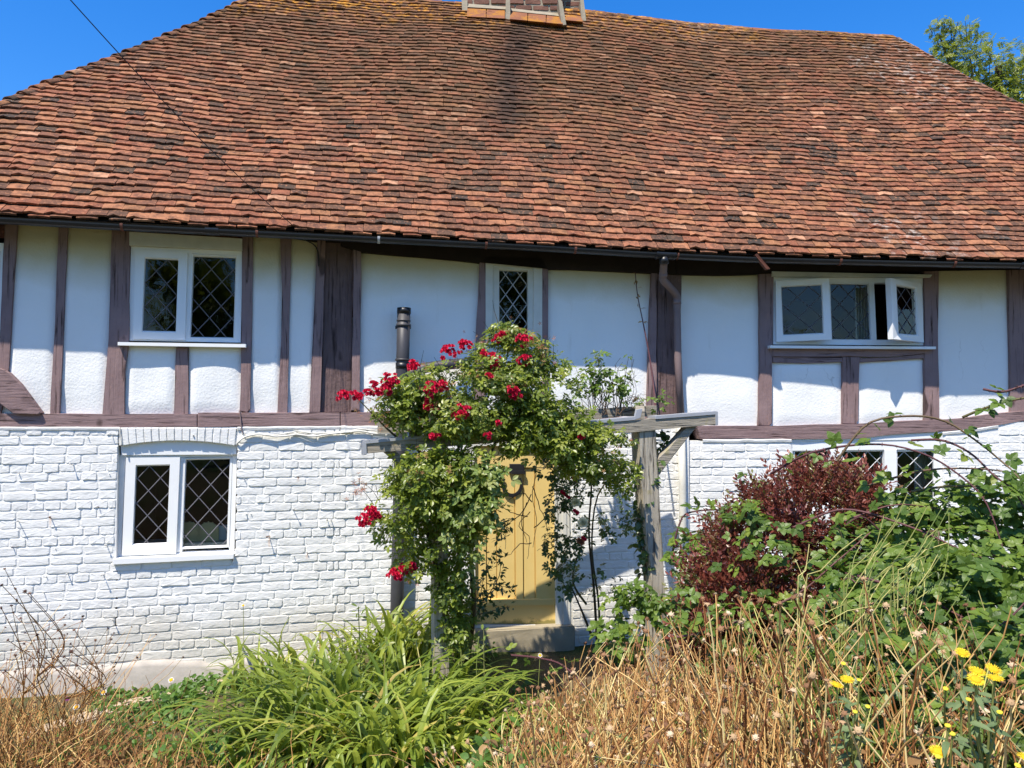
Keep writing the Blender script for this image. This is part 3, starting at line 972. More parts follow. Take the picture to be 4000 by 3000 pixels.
# ------------------------------------------------------------------ door
DOOR = part_empty('door', HOUSE, 'pale yellow plank door with horseshoe')
DS = 1
box_px('door_leaf', [(1850, 1745), (2166, 1745), (2170, 2440), (1856, 2441)], -.01, -.05, M['door'], DOOR, DS)
for a, b in ((1850, 1896), (2012, 2040), (2090, 2168)):
    a2, b2 = a + 4, b + 3
    box_px('stile', [(a, 1745), (b, 1745), (b2, 2345), (a2, 2347)], .012, -.012, M['door'], DOOR, DS, bev=.006)
for a, b in ((1900, 1936), (1940, 2008), (2044, 2086)):
    box_px('door_panel', [(a, 1830), (b, 1830), (b + 3, 2338), (a + 3, 2339)], .0, -.012, M['door'], DOOR, DS, bev=.004)
box_px('rail', [(1850, 1740), (2166, 1740), (2166, 1826), (1850, 1826)], .016, -.012, M['door'], DOOR, DS, bev=.006)
box_px('weather_board', [(1858, 2342), (2170, 2340), (2171, 2364), (1858, 2367)], .035, -.012, M['door'], DOOR, DS, bev=.01)
box_px('rail', [(1858, 2366), (2171, 2363), (2172, 2436), (1858, 2438)], .018, -.012, M['door'], DOOR, DS, bev=.006)
box_px('grille_plate', [(1990, 1812), (2048, 1812), (2048, 1850), (1990, 1850)], .03, .0, M['iron'], DOOR, DS, bev=.006)
box_px('grille_plate', [(1998, 1840), (2052, 1839), (2052, 1852), (1998, 1853)], .045, .03, M['iron'], DOOR, DS, bev=.004)
for nm, q in (('jamb', [(1832, 1690), (1852, 1690), (1858, 2444), (1834, 2446)]), ('jamb', [(2166, 1690), (2222, 1690), (2228, 2442), (2172, 2442)])):
    box_px(nm, q, .055, -.08, M['oldpaint'], DOOR, DS, bev=.008)
box_px('jamb', [(2196, 1692), (2210, 1692), (2216, 2440), (2202, 2440)], .068, .05, M['oldpaint'], DOOR, DS, bev=.004)
box_px('lintel', [(1830, 1690), (2226, 1690), (2226, 1742), (1832, 1742)], .054, -.08, M['oldpaint'], DOOR, DS, bev=.008)
# stone threshold
STEP = None
bm = bmesh.new()
q = [(1838, 2442), (2238, 2436), (2240, 2470), (1836, 2478)]
n1_, u1_ = secn(1)
A = [W(x, y, .05, 1) for x, y in q[:2]]
zz0 = min(A[0].z, A[1].z)
pts3 = []
for z in (zz0, -2.2):
    for dd in (-.10, .13):
        for i in (0, 1):
            pts3.append(Vector((A[i].x, A[i].y, z)) + n1_ * (dd - .05))
vs = [bm.verts.new(p) for p in pts3]
for f in ((0, 1, 3, 2), (4, 6, 7, 5), (2, 3, 7, 6), (0, 2, 6, 4), (1, 5, 7, 3), (0, 4, 5, 1)):
    bm.faces.new([vs[i] for i in f])
bmesh.ops.bevel(bm, geom=bm.edges[:], offset=.012, segments=2, affect='EDGES')
bmesh.ops.subdivide_edges(bm, edges=bm.edges[:], cuts=2)
for v in bm.verts: v.co += Vector((0, random.uniform(-.004, .004), random.uniform(-.004, .004)))
bm_obj('doorstep', bm, M['stone'], HOUSE, label='worn stone step below the yellow door')
# horseshoe hanging on the door
def horseshoe():
    V = []; F = []
    n, u = secn(1)
    N = 22
    for i in range(N + 1):
        t = math.radians(-215 + 250 * i / N)
        c = (2000 + 36 * math.cos(t), 1893 - 42 * math.sin(t))
        w = .010 + .006 * math.sin(math.pi * i / N)
        p = W(c[0], c[1], .018, 1)
        cen = W(2000, 1893, .018, 1)
        rad = (p - cen).normalized()
        V += [p - rad * w, p - rad * w + n * .012, p + rad * w + n * .012, p + rad * w]
    for i in range(N):
        for k in range(4):
            F.append((i * 4 + k, i * 4 + (k + 1) % 4, (i + 1) * 4 + (k + 1) % 4, (i + 1) * 4 + k))
    F += [(3, 2, 1, 0), (N * 4, N * 4 + 1, N * 4 + 2, N * 4 + 3)]
    o = mesh_obj('horseshoe', V, F, M['iron'], None)
    o['label'] = 'black iron horseshoe nailed on the yellow door'; o['category'] = 'horseshoe'
horseshoe()

# ------------------------------------------------------------------ roof
EDGE_X = [-1000, 0, 700, 1500, 2100, 2500, 3000, 3500, 4000, 5000]
EDGE_Y = [790, 838, 872, 917, 953, 974, 994, 1008, 1018, 1040]
GD_X = [-1000, 0, 1500, 2400, 2800, 3200, 4000, 5000]
GD_D = [.34, .36, .41, .40, .45, .48, .52, .54]
def eave(px):
    return W(px, float(np.interp(px, EDGE_X, EDGE_Y)), float(np.interp(px, GD_X, GD_D)) - .02)
NT = 500
PXS = np.linspace(-1100, 4900, NT)
E_ = np.array([eave(p) for p in PXS])
# smooth the two bends of the eave
for _ in range(30):
    E_[1:-1] = .25 * E_[:-2] + .5 * E_[1:-1] + .25 * E_[2:]
XR = E_[:, 0] * .97 - .22
R_ = np.stack([XR, 9.68 + .0289 * (XR - .936), 5.05 - .0684 * (XR - .936) + .03 * np.sin(XR * 1.3 + 1)], -1)
SL = np.linalg.norm(R_ - E_, axis=1).mean()
def surf(t, s):
    """t in 0..1 along the eave, s in 0..1 up the slope"""
    t = np.atleast_1d(t); s = np.broadcast_to(s, t.shape)
    f = t * (NT - 1)
    idx = np.arange(NT)
    e = np.stack([np.interp(f, idx, E_[:, i]) for i in range(3)], -1); r = np.stack([np.interp(f, idx, R_[:, i]) for i in range(3)], -1)
    P = e * (1 - s[:, None]) + r * s[:, None]
    X = P[:, 0]
    sag = .035 * np.sin(X * 1.1 + 2.2 * s + .6) * np.sin(math.pi * np.clip(s, 0, 1)) + .014 * np.sin(X * 2.9 - 5 * s + 1) * np.sin(math.pi * np.clip(s, 0, 1)) + .003 * np.sin(X * 6.1 + s * 9)
    nn = nrm(np.cross(np.array([1., .1, 0]), r - e))
    return P + nn * sag[:, None]
def surf_frame(t, s):
    h = 1e-3
    P = surf(t, s)
    T = nrm(surf(np.clip(t + h, 0, 1), s) - surf(np.clip(t - h, 0, 1), s)); U = nrm(surf(t, s + h) - surf(t, s - h))
    N_ = nrm(np.cross(T, U)); U = np.cross(N_, T)
    return P, T, U, N_
HIPL_Y = [-160, -73, 0, 114, 211, 319, 422, 560, 850]; HIPL_X = [1290, 1150, 988, 753, 518, 241, 0, -330, -1040]
HIPR_Y = [100, 133, 211, 337, 416, 600, 1015]; HIPR_X = [3440, 3453, 3592, 3809, 3972, 4330, 5100]
TG = np.linspace(0, 1, 2500)
def row_limits(s):
    P = surf(TG, s); px, py = proj(P)
    okL = px > np.interp(py, HIPL_Y, HIPL_X); okR = px < np.interp(py, HIPR_Y, HIPR_X)
    ok = okL & okR
    i = np.nonzero(ok)[0]
    return (TG[i[0]], TG[i[-1]], P) if len(i) else None

ROOF = part_empty('roof', HOUSE, 'steep old roof of red brown clay tiles')
def tile_template(v):
    rr = np.random.default_rng(500 + v)
    nx = 4
    xs = np.linspace(-.5, .5, nx)
    L = .150; th = .017
    jl = rr.normal(0, .0022, nx); zl = .002 * rr.normal(size=nx) + .003 * np.cos(xs * math.pi)
    if v % 4 == 3:
        jl[rr.integers(0, nx)] += .012 + .010 * rr.random()   # chipped lower edge
    V = []
    for (y, z0) in ((0, .030), (.055, .021), (L, 0.0)):
        for i in range(nx):
            yy = y + (jl[i] if y == 0 else 0)
            V.append((xs[i], yy, z0 + th + (zl[i] if y < L else 0)))
    for i in range(nx):
        V.append((xs[i] * .995, jl[i] + .001, .029 + zl[i]))
    for i in (0, nx - 1):
        V.append((xs[i], L, -.002))
    F = []
    for r in range(2):
        for i in range(nx - 1):
            a = r * nx + i; F.append((a, a + 1, a + nx + 1, a + nx))
    b = 3 * nx
    for i in range(nx - 1):
        F.append((b + i, b + i + 1, i + 1, i))
    T = [(0, nx, b), (b, nx, 2 * nx), (b, 2 * nx, b + nx), (nx - 1, b + nx - 1, 2 * nx - 1), (b + nx - 1, 3 * nx - 1, 2 * nx - 1), (b + nx - 1, b + nx + 1, 3 * nx - 1)]
    return np.array(V), np.array(F), np.array(T)
TV = [tile_template(v) for v in range(8)]
TM = []
for V, F, T in TV:
    me = bpy.data.meshes.new('roof_tile'); me.from_pydata([tuple(p) for p in V], [], [tuple(f) for f in F] + [tuple(f) for f in T])
    me.materials.append(M['tile1']); me.update(); TM.append(me)

NROW = 58
GA = 1.0 / NROW
tiles = []
for k in range(NROW):
    s = k * GA + (0 if k else -.004)
    lim = row_limits(s)
    if lim is None: continue
    t0, t1, P = lim
    cum = np.concatenate([[0], np.cumsum(np.linalg.norm(np.diff(P, axis=0), axis=1))])
    a0, a1 = np.interp([t0, t1], TG, cum)
    wbase = .150
    ph = (.5 if k % 2 else 0) * wbase + random.uniform(-.02, .02)
    a = a0 - (wbase - ph % wbase)
    while a < a1:
        w_ = wbase * random.uniform(.93, 1.06)
        c = a + w_ / 2
        lo, hi = max(a, a0 - .02), min(a + w_, a1 + .02)
        if hi - lo > .03:
            tiles.append((np.interp((lo + hi) / 2, cum, TG), s, hi - lo - .0022, k))
        a += w_
tt = np.array([t[0] for t in tiles]); ss = np.array([t[1] for t in tiles]); ww = np.array([t[2] for t in tiles])
wob = .0035 * np.sin(tt * 60 + ss * 40) / SL * 3 + RNG.normal(0, .0028, len(tt)) / SL
P, T, U, N_ = surf_frame(tt, ss + wob)
rot = RNG.normal(0, .014, len(tt)); tilt = RNG.normal(0.0, .02, len(tt)) + .015 * (RNG.random(len(tt)) < .06); roll = RNG.normal(0, .020, len(tt))
big = RNG.random(len(tt)) < .05; rot[big] *= 3
T2 = nrm(T * np.cos(rot)[:, None] + U * np.sin(rot)[:, None] + N_ * roll[:, None]); U2 = nrm(U - N_ * tilt[:, None]); U2 = nrm(U2 - T2 * np.sum(T2 * U2, 1)[:, None]); N2 = np.cross(T2, U2)
P = P + N_ * (RNG.uniform(0, .003, len(tt)) + np.maximum(tilt, 0) * .12)[:, None]
Mx = np.stack([T2 * ww[:, None], U2, N2], axis=2)
px_, py_ = proj(P)
dist = np.linalg.norm(P, axis=1) + np.where((px_ > -60) & (px_ < 4060) & (py_ > -20), 0, 100)
order = np.argsort(dist); singles = set(order[:300].tolist())
# neighbouring tiles of one batch share their firing colour: blend a smooth field into the random value
rv = RNG.random(len(tt))
vi = RNG.integers(0, 8, len(tt))
acc = Acc()
for v in range(8):
    sel = np.array([i for i in range(len(tt)) if vi[i] == v and i not in singles])
    V, F, Tq = TV[v]
    n0 = acc.n
    acc.copies(V, F, Mx[sel], P[sel], rv[sel])
    Tall = (Tq[None] + (np.arange(len(sel)) * len(V))[:, None, None]).reshape(-1, 3) + n0
    acc.T.append(Tall)
acc.build('roof_tiles', M['tileN'], ROOF, False, kind='stuff')
for i in singles:
    o = bpy.data.objects.new('roof_tile', TM[vi[i]]); link(o, ROOF)
    m4 = Matrix([[Mx[i][r][c] for c in range(3)] + [P[i][r]] for r in range(3)] + [[0, 0, 0, 1]])
    o.matrix_basis = m4
# undereave course: short tiles poking out under the first row
acc = Acc()
lim = row_limits(0.0); t0, t1, PP = lim
tu = np.arange(t0, t1, .0175) + RNG.normal(0, .0012, len(np.arange(t0, t1, .0175)))
Pu, Tu, Uu, Nu = surf_frame(tu, np.full(len(tu), -.006))
rr_ = RNG.normal(0, .02, len(tu))
acc.copies(TV[1][0] * np.array([1, .8, 1]), TV[1][1], np.stack([Tu * .15, Uu, Nu], 2), Pu - Nu * (.010 + RNG.uniform(0, .006, len(tu)))[:, None] - Uu * RNG.uniform(0, .012, len(tu))[:, None], RNG.random(len(tu)))
acc.build('eave_tiles', M['tileN'], ROOF, False, kind='stuff')

# boarding under the tiles, rear slope, hip ends
def deck():
    nt, ns = 90, 24
    V = []; F = []
    rows = []
    for j in range(ns + 1):
        s = j / ns
        lim = row_limits(min(s, .999)); t0, t1 = lim[0], lim[1]
        t = np.linspace(t0, t1, nt + 1)
        p, T_, U_, N__ = surf_frame(t, np.full(nt + 1, min(s, .999)))
        rows.append(p - N__ * .012)
    G = np.array(rows)
    V = G.reshape(-1, 3)
    for j in range(ns):
        for i in range(nt):
            a = j * (nt + 1) + i; F.append((a, a + 1, a + nt + 2, a + nt + 1))
    mesh_obj('roof_boarding', V, F, M['deck'], ROOF)
    L = G[:, 0]; Rr = G[:, -1]
    # rear slope and hip ends as plain tiled planes
    top = G[-1]
    yb = 13.2
    Lb = np.array([L[0][0] - .3, yb, L[0][2]]); Rb = np.array([Rr[0][0] + .3, yb, Rr[0][2]])
    V2 = [tuple(top[0]), tuple(top[-1]), tuple(Rb), tuple(Lb)]
    mesh_obj('rear_slope', V2, [(0, 1, 2, 3)], M['tileN'], ROOF)
    Vl = [tuple(p - np.array([0, 0, .03])) for p in L] + [tuple(Lb)]
    mesh_obj('hip_slope', Vl, [(i, i + 1, len(L)) for i in range(len(L) - 1)], M['tileN'], ROOF)
    Vr = [tuple(p - np.array([0, 0, .03])) for p in Rr] + [tuple(Rb)]
    mesh_obj('hip_slope', Vr, [(i + 1, i, len(Rr)) for i in range(len(Rr) - 1)], M['tileN'], ROOF)
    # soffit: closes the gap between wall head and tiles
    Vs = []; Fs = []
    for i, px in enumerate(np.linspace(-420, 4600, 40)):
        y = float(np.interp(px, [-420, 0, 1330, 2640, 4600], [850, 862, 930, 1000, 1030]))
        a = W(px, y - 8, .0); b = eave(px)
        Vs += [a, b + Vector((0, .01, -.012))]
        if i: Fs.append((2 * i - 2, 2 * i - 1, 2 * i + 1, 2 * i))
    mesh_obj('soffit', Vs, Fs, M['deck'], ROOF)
    # end walls and back wall of the house
    a = W(-420, 1600, 0); b = W(4600, 1600, 0)
    Vw = [(a.x, a.y, -2.3), (a.x, a.y, 1.6), (a.x - .3, 13, 1.6), (a.x - .3, 13, -2.3), (b.x, b.y, -2.3), (b.x, b.y, 1.4), (b.x + .3, 13, 1.4), (b.x + .3, 13, -2.3)]
    mesh_obj('end_wall', Vw, [(0, 1, 2, 3), (4, 7, 6, 5), (3, 2, 6, 7)], M['brick'], HOUSE)
deck()

# hip bonnets on the left, plain cut hip tiles on the right, half round ridge tiles
def half_round(name, p, axis, upv, L, r0, r1, m, th=.014, open_=2.6, tiltup=.0, side=None):
    """half-round tile from p along axis"""
    axis = axis.normalized(); sd = axis.cross(upv).normalized(); up = sd.cross(axis).normalized()
    V = []; F = []
    N = 9
    for r, l, lift in ((r0, 0, tiltup), (r1, L, 0)):
        for rad in (r, r - th):
            for i in range(N + 1):
                a = -open_ / 2 + open_ * i / N
                V.append(p + axis * l + up * (math.cos(a) * rad - r * .62 + lift) + sd * math.sin(a) * rad * 1.05)
    k = N + 1
    for i in range(N):
        F.append((i, i + 1, 2 * k + i + 1, 2 * k + i))
        F.append((k + i, 3 * k + i, 3 * k + i + 1, k + i + 1))
        F.append((i, k + i, k + i + 1, i + 1))
        F.append((2 * k + i, 2 * k + i + 1, 3 * k + i + 1, 3 * k + i))
    F += [(0, 2 * k, 3 * k, k), (N, k + N, 3 * k + N, 2 * k + N)]
    return mesh_obj(name, V, F, m, ROOF, True)
hipL = []; hipR = []
for k in range(NROW * 2):
    s = k / (NROW * 2)
    lim = row_limits(s)
    hipL.append(Vector(surf(np.array([lim[0]]), s)[0])); hipR.append(Vector(surf(np.array([lim[1]]), s)[0]))
def along(pts, step):
    out = []; d = 0; nxt = 0
    for a, b in zip(pts, pts[1:]):
        L = (b - a).length
        while nxt <= d + L:
            t = (nxt - d) / L; out.append((a.lerp(b, t), (b - a).normalized())); nxt += step
        d += L
    return out
for p, ax in along(hipL, .150):
    px, py = proj(np.array(p))
    if px < -500: continue
    j = Vector([random.uniform(-.006, .006) for _ in range(3)])
    half_round('hip_tile', p + j + Vector((-.02, 0, -.012)), ax + j * 2, Vector((-.35, -.35, .8)), .24, .105 + random.uniform(-.006, .006), .075, M['tile1'], .013, 2.5, .032)
for p, ax in along(hipR, .125):
    px, py = proj(np.array(p))
    if px > 4500: continue
    j = Vector([random.uniform(-.006, .006) for _ in range(3)])
    half_round('hip_tile', p + j + Vector((0, 0, -.035)), ax + j * 2, Vector((.5, -.2, .8)), .20, .085, .06, M['tile1'], .013, 2.3, .03)
ridge = [Vector(surf(np.array([t]), 1.0)[0]) for t in np.linspace(row_limits(.995)[0], row_limits(.995)[1], 60)]
for i, (p, ax) in enumerate(along(ridge[:-2], .36)[:-1]):
    half_round('ridge_tile', p + Vector((0, 0, -.01 + random.uniform(-.008, .008))), ax + Vector((0, 0, random.uniform(-.02, .02))), Vector((0, -.1, 1)), .355, .095, .095, M['lichentile' if i % 4 == 1 else 'tile1'], .016, 2.9, .004)

# ------------------------------------------------------------------ chimney
CH = part_empty('chimney', HOUSE, 'old brick chimney stack with tiled base')
def chimney():
    Yf = 9.50
    def face(xa, xb, y, z0, z1, yb):
        # core
        V = [(xa, y, z0), (xb, y, z0), (xb, y, z1), (xa, y, z1), (xa, yb, z0), (xb, yb, z0), (xb, yb, z1), (xa, yb, z1)]
        mesh_obj('mortar_core', V, [(0, 1, 2, 3), (1, 5, 6, 2), (0, 3, 7, 4), (3, 2, 6, 7), (4, 7, 6, 5)], M['mortar'], CH)
        z = z0 + .04; r = 0
        while z < z1 - .05:
            for (o, uu, nn_, L) in ((Vector((xa, y, z)), Vector((1, 0, 0)), Vector((0, -1, 0)), xb - xa), (Vector((xb, y, z)), Vector((0, 1, 0)), Vector((1, 0, 0)), yb - y)):
                x = -.1 if r % 2 else 0
                while x < L - .03:
                    a, b = max(0, x), min(L, x + .215)
                    if b - a > .05:
                        me, V_, F_, T_ = random.choice(BV)
                        me2 = CHM[random.randrange(len(CHM))]
                        ob = bpy.data.objects.new('brick', me2); link(ob, CH)
                        c = o + uu * ((a + b) / 2) + nn_ * (.012 + random.uniform(-.012, .008)) + Vector((0, 0, .032))
                        H = .058
                        Mx_ = Matrix(((uu.x * (b - a - .018), nn_.x * .03, 0), (uu.y * (b - a - .018), nn_.y * .03, 0), (0, 0, H)))
                        ob.matrix_basis = Matrix.Translation(c) @ Mx_.to_4x4()
                    x += .215
            z += .078; r += 1
    a = D(1812, 60, Yf); b = D(2192, 60, Yf)
    CHM = []
    for me, V_, F_, T_ in BV:
        m2 = me.copy(); m2.materials.clear(); m2.materials.append(M['chbrick']); CHM.append(m2)
    z0 = D(2000, 45, Yf).z - .03
    face(a.x, b.x, Yf, z0, z0 + .95, 10.7)
    c = D(2276, 60, 9.75)
    face(b.x - .05, c.x, 9.74, z0 - .05, z0 + .9, 10.6)
    def slab(q, Y0, Y1, m, name, th=.035):
        P_ = [D(q[0][0], q[0][1], Y1), D(q[1][0], q[1][1], Y1), D(q[2][0], q[2][1], Y0), D(q[3][0], q[3][1], Y0)]
        bk = Vector((0, .3, .02))
        V = P_ + [p + bk for p in P_]
        mesh_obj(name, V, [(0, 3, 2, 1), (0, 1, 5, 4), (1, 2, 6, 5), (2, 3, 7, 6), (3, 0, 4, 7), (4, 5, 6, 7)], m, CH)
    # sloping tile creasing at the foot, mortar fillets over the joints
    xs = [1824, 1900, 1974]
    for i in range(2):
        slab([(xs[i] + 2, 27 + 5 * i), (xs[i + 1] - 2, 31 + 5 * i), (xs[i + 1] - 2, 68 + 4 * i), (xs[i], 64 + 4 * i)], 9.22, 9.46, M['lichentile'], 'creasing_tile')
    xs = [1992, 2062, 2134, 2200]
    for i in range(3):
        slab([(xs[i] + 2, 40 + 8 * i), (xs[i + 1] - 2, 47 + 8 * i), (xs[i + 1] - 2, 80 + 7 * i), (xs[i], 74 + 7 * i)], 9.18, 9.44, M['lichentile'], 'creasing_tile')
    slab([(2212, 45), (2270, 52), (2276, 84), (2208, 78)], 9.30, 9.66, M['lichentile'], 'creasing_tile')
    for q, y in (([(1803, 0), (1826, 0), (1826, 52), (1806, 50)], 9.40), ([(1976, -5), (1992, -5), (1994, 78), (1974, 72)], 9.28), ([(2180, -5), (2196, 5), (2212, 96), (2194, 98)], 9.22), ([(2266, -5), (2280, 0), (2290, 80), (2272, 84)], 9.44)):
        slab(q, y, y + .04, M['mortar'], 'mortar_fillet')
    slab([(1826, 14), (1976, 26), (1974, 36), (1824, 27)], 9.42, 9.48, M['mortar'], 'mortar_fillet')
    slab([(1994, 32), (2196, 54), (2200, 64), (1992, 42)], 9.40, 9.48, M['mortar'], 'mortar_fillet')
chimney()

# ------------------------------------------------------------------ gutter and pipes
GT_X = [-500, 0, 479, 1483, 2100, 2586, 2966, 3500, 4000, 4700]
GT_Y = [830, 853, 880, 930, 962, 992, 1009, 1022, 1031, 1045]
def gut_pt(px):
    d = float(np.interp(px, GD_X, GD_D))
    return W(px, float(np.interp(px, GT_X, GT_Y)), d)
def sweep(name, pts, prof, m, parent, up=Vector((0, 0, 1)), closed=True, smooth=True, label=None):
    V = []; F = []; k = len(prof)
    for i, p in enumerate(pts):
        t = (pts[min(i + 1, len(pts) - 1)] - pts[max(i - 1, 0)]).normalized()
        sd = t.cross(up).normalized(); u2 = sd.cross(t).normalized()
        for a, b in prof: V.append(p + sd * a + u2 * b)
    for i in range(len(pts) - 1):
        for j in range(k if closed else k - 1):
            F.append((i * k + j, i * k + (j + 1) % k, (i + 1) * k + (j + 1) % k, (i + 1) * k + j))
    if closed:
        F.append(tuple(range(k))[::-1]); F.append(tuple((len(pts) - 1) * k + j for j in range(k)))
    return mesh_obj(name, V, F, m, parent, smooth, label=label)
GR = .042
prof = [(GR * math.cos(a), GR * math.sin(a)) for a in np.linspace(0, -math.pi, 12)] + [((GR - .005) * math.cos(a), (GR - .005) * math.sin(a) + .001) for a in np.linspace(-math.pi, 0, 12)]
gpts = [gut_pt(px) for px in np.linspace(-420, 4600, 120)]
gpts = [(gpts[max(i - 2, 0)] + gpts[max(i - 1, 0)] + gpts[i] + gpts[min(i + 1, 119)] + gpts[min(i + 2, 119)]) / 5 for i in range(120)]
GUT = sweep('gutter', gpts, prof, M['gutter'], HOUSE, smooth=False, label='black half round plastic gutter')
def gut_at(px):
    P_ = np.array([tuple(p) for p in gpts]); x, y = proj(P_); o = np.argsort(x)
    return Vector([float(np.interp(px, x[o], P_[o, i])) for i in range(3)])
def gut_band(name, px, w, m, grow=.004):
    a = gut_at(px - 20); b = gut_at(px + 20); c = gut_at(px); t = (b - a).normalized()
    pr = [((GR + grow) * math.cos(x), (GR + grow) * math.sin(x)) for x in np.linspace(.12, -math.pi - .12, 14)] + [((GR - .001) * math.cos(x), (GR - .001) * math.sin(x)) for x in np.linspace(-math.pi, 0, 14)]
    sweep(name, [c - t * w / 2, c + t * w / 2], pr, m, GUT, smooth=False)
for px in (479, 1005, 1898, 2245, 3278, 3722): gut_band('bracket', px, .02, M['bracket'])
gut_band('bracket', 2645, .012, M['bracket'], .005)
gut_band('bracket', 1480, .02, M['clip'])
gut_band('joint', 830, .10, M['gutter']); gut_band('joint', 2600, .17, M['gutter'], .006); gut_band('joint', 3990, .05, M['gutter'], .005)
gut_band('bracket', 2563, .016, M['gutter'], .009); gut_band('bracket', 2630, .016, M['gutter'], .009)
c = gut_at(2950); mesh_obj('bracket', [c + Vector(v) for v in ((-.02, -.05, .02), (0, -.055, .03), (.12, -.03, -.10), (.09, -.03, -.105), (-.02, .0, .02), (0, .0, .03), (.12, .02, -.10), (.09, .02, -.105))],
     [(0, 3, 2, 1), (4, 5, 6, 7), (0, 1, 5, 4), (1, 2, 6, 5), (2, 3, 7, 6), (3, 0, 4, 7)], M['bracket'], GUT, label='bent rusty bracket hanging below the gutter')

def pipe(name, pts, r, m, parent, sides=14, label=None):
    prof = [(r * math.cos(a), r * math.sin(a)) for a in np.linspace(0, 2 * math.pi, sides, endpoint=False)]
    V = []; F = []; k = sides
    up = Vector((0, 1, .05)).normalized()
    return sweep(name, pts, prof, m, parent, up, True, True, label)
def smooth_path(pts, n=6):
    out = []
    P_ = [pts[0]] + list(pts) + [pts[-1]]
    for i in range(1, len(P_) - 2):
        p0, p1, p2, p3 = P_[i - 1:i + 3]
        for q in range(n):
            t = q / n
            out.append(.5 * ((2 * p1) + (p2 - p0) * t + (2 * p0 - 5 * p1 + 4 * p2 - p3) * t * t + (3 * p1 - p0 - 3 * p2 + p3) * t ** 3))
    out.append(pts[-1]); return out
S1 = 1
o_ = gut_at(2594) + Vector((0, 0, -GR * .7))
dp = [o_, W(2592, 1040, .32, S1), W(2590, 1080, .27, S1), W(2594, 1098, .24, S1), W(2640, 1150, .13, S1), W(2644, 1180, .11, S1), W(2648, 1400, .105, S1), W(2660, 1640, .11, S1)]
DP = pipe('downpipe', [dp[0], dp[1], dp[2]] + smooth_path([dp[2], dp[3], dp[4], dp[5]], 5)[1:] + [dp[6], dp[7]], .034, M['pipe'], HOUSE, label='mauve swan neck downpipe from the gutter')
for (a, b, r) in ((1066, 1078, .039), ):
    pipe('collar', [W(2591, a, .285, S1), W(2590, b, .27, S1)], r, M['pipe'], DP)
pipe('collar', [W(2644, 1172, .112, S1), W(2645, 1188, .11, S1)], .039, M['pipe'], DP)
pipe('collar', [gut_at(2594) + Vector((0, 0, -.03)), gut_at(2594) + Vector((0, 0, -.085))], .042, M['soilblk'], DP)
pipe('downpipe', [W(2660, 1638, .105, S1), W(2666, 1900, .12, S1), W(2668, 2300, .12, S1), W(2670, 2640, .12, S1)], .034, M['oldpaint'], HOUSE, label='white painted lower length of downpipe')
# soil and vent pipe at the left of the rose
vx = lambda y: np.interp(y, [1200, 1450, 2600], [1578, 1572, 1545])
VP = pipe('vent_pipe', [W(vx(y), y, .16, 1) for y in (1225, 1400, 1700, 2000, 2300, 2640)], .056, M['soil'], HOUSE, 18, 'dark grey vent pipe rising beside the rose')
pipe('vent_cap', [W(vx(1200), 1203, .16, 1), W(vx(1206), 1225, .16, 1)], .060, M['soilblk'], VP, 18)
for i in range(8):
    t = i / 8 * 2 * math.pi
    dx = Vector((math.cos(t), math.sin(t), 0)) * .052
    mesh_obj('cage_bar', [W(1578, 1225, .16, 1) + dx + Vector((.006 * math.cos(t + 1.57), .006 * math.sin(t + 1.57), 0)), W(1578, 1225, .16, 1) + dx - Vector((.006 * math.cos(t + 1.57), .006 * math.sin(t + 1.57), 0)), W(1578, 1240, .16, 1) + dx, W(1578, 1240, .16, 1) + dx * .9], [(0, 1, 2), (1, 3, 2)], M['soilblk'], VP)
for y0, y1, r in ((1250, 1256, .060), (1266, 1276, .064), (1402, 1410, .066), (1418, 1440, .060)):
    pipe('collar', [W(vx(y0), y0, .16, 1), W(vx(y1), y1, .16, 1)], r, M['soil'] if y0 != 1418 else M['soilblk'], VP, 18)
pipe('pipe_bracket', [W(1544, 1279, .1, 1), W(1605, 1279, .1, 1)], .014, M['soilblk'], VP, 8)
pipe('branch_pipe', smooth_path([W(1582, 1470, .16, 1), W(1650, 1440, .155, 1), W(1740, 1426, .15, 1), W(1800, 1420, .13, 1), W(1814, 1424, .05, 1)], 5), .045, M['soil'], VP, 16)

# ------------------------------------------------------------------ nails, cables
def nail(px, py, L=.05, rust=False, r=.0032):
    L *= .75
    p = W(px, py, BR_D - .01); n, u = secn(sec_of(px))
    ax = (n + Vector((random.uniform(-.25, .25), 0, random.uniform(-.1, .35)))).normalized()
    pipe('nail', [p, p + ax * (L + .01)], r, M['nail'] if rust else M['nailw'], HOUSE, 6)
    if L > .03: pipe('nail_head', [p + ax * (L + .008), p + ax * (L + .013)], r * 2.2, M['nail'] if rust else M['nailw'], HOUSE, 6)
for a in [(76, 1704, .03), (348, 1709, .025), (443, 1703, .035), (76, 1847, .035), (290, 1818, .07), (428, 1852, .02), (74, 2036, .08), (197, 2016, .055, True), (390, 1981, .035, True), (54, 2137, .03, True), (218, 2143, .015),
          (420, 2133, .06), (268, 2240, .045), (184, 2250, .02), (405, 2245, .085), (175, 2316, .03), (445, 2425, .07), (140, 2440, .02), (953, 1870, .025), (960, 2008, .025), (982, 2008, .015), (1145, 1993, .085), (1052, 2092, .09, True),
          (1281, 2030, .05), (1295, 2030, .05), (1200, 2165, .03, True), (1150, 2172, .03), (1365, 2264, .035, True), (1340, 2266, .02), (1365, 1930, .02), (1310, 1970, .02), (1358, 1971, .02), (1165, 1866, .008, True), (756, 1700, .02, False, .006)]:
    nail(*a)
def nail_rust(px, py, h):
    """rust run below a nail: a thin stain, 1 mm proud film of rust on the paint"""
    k = len(bpy.data.objects)
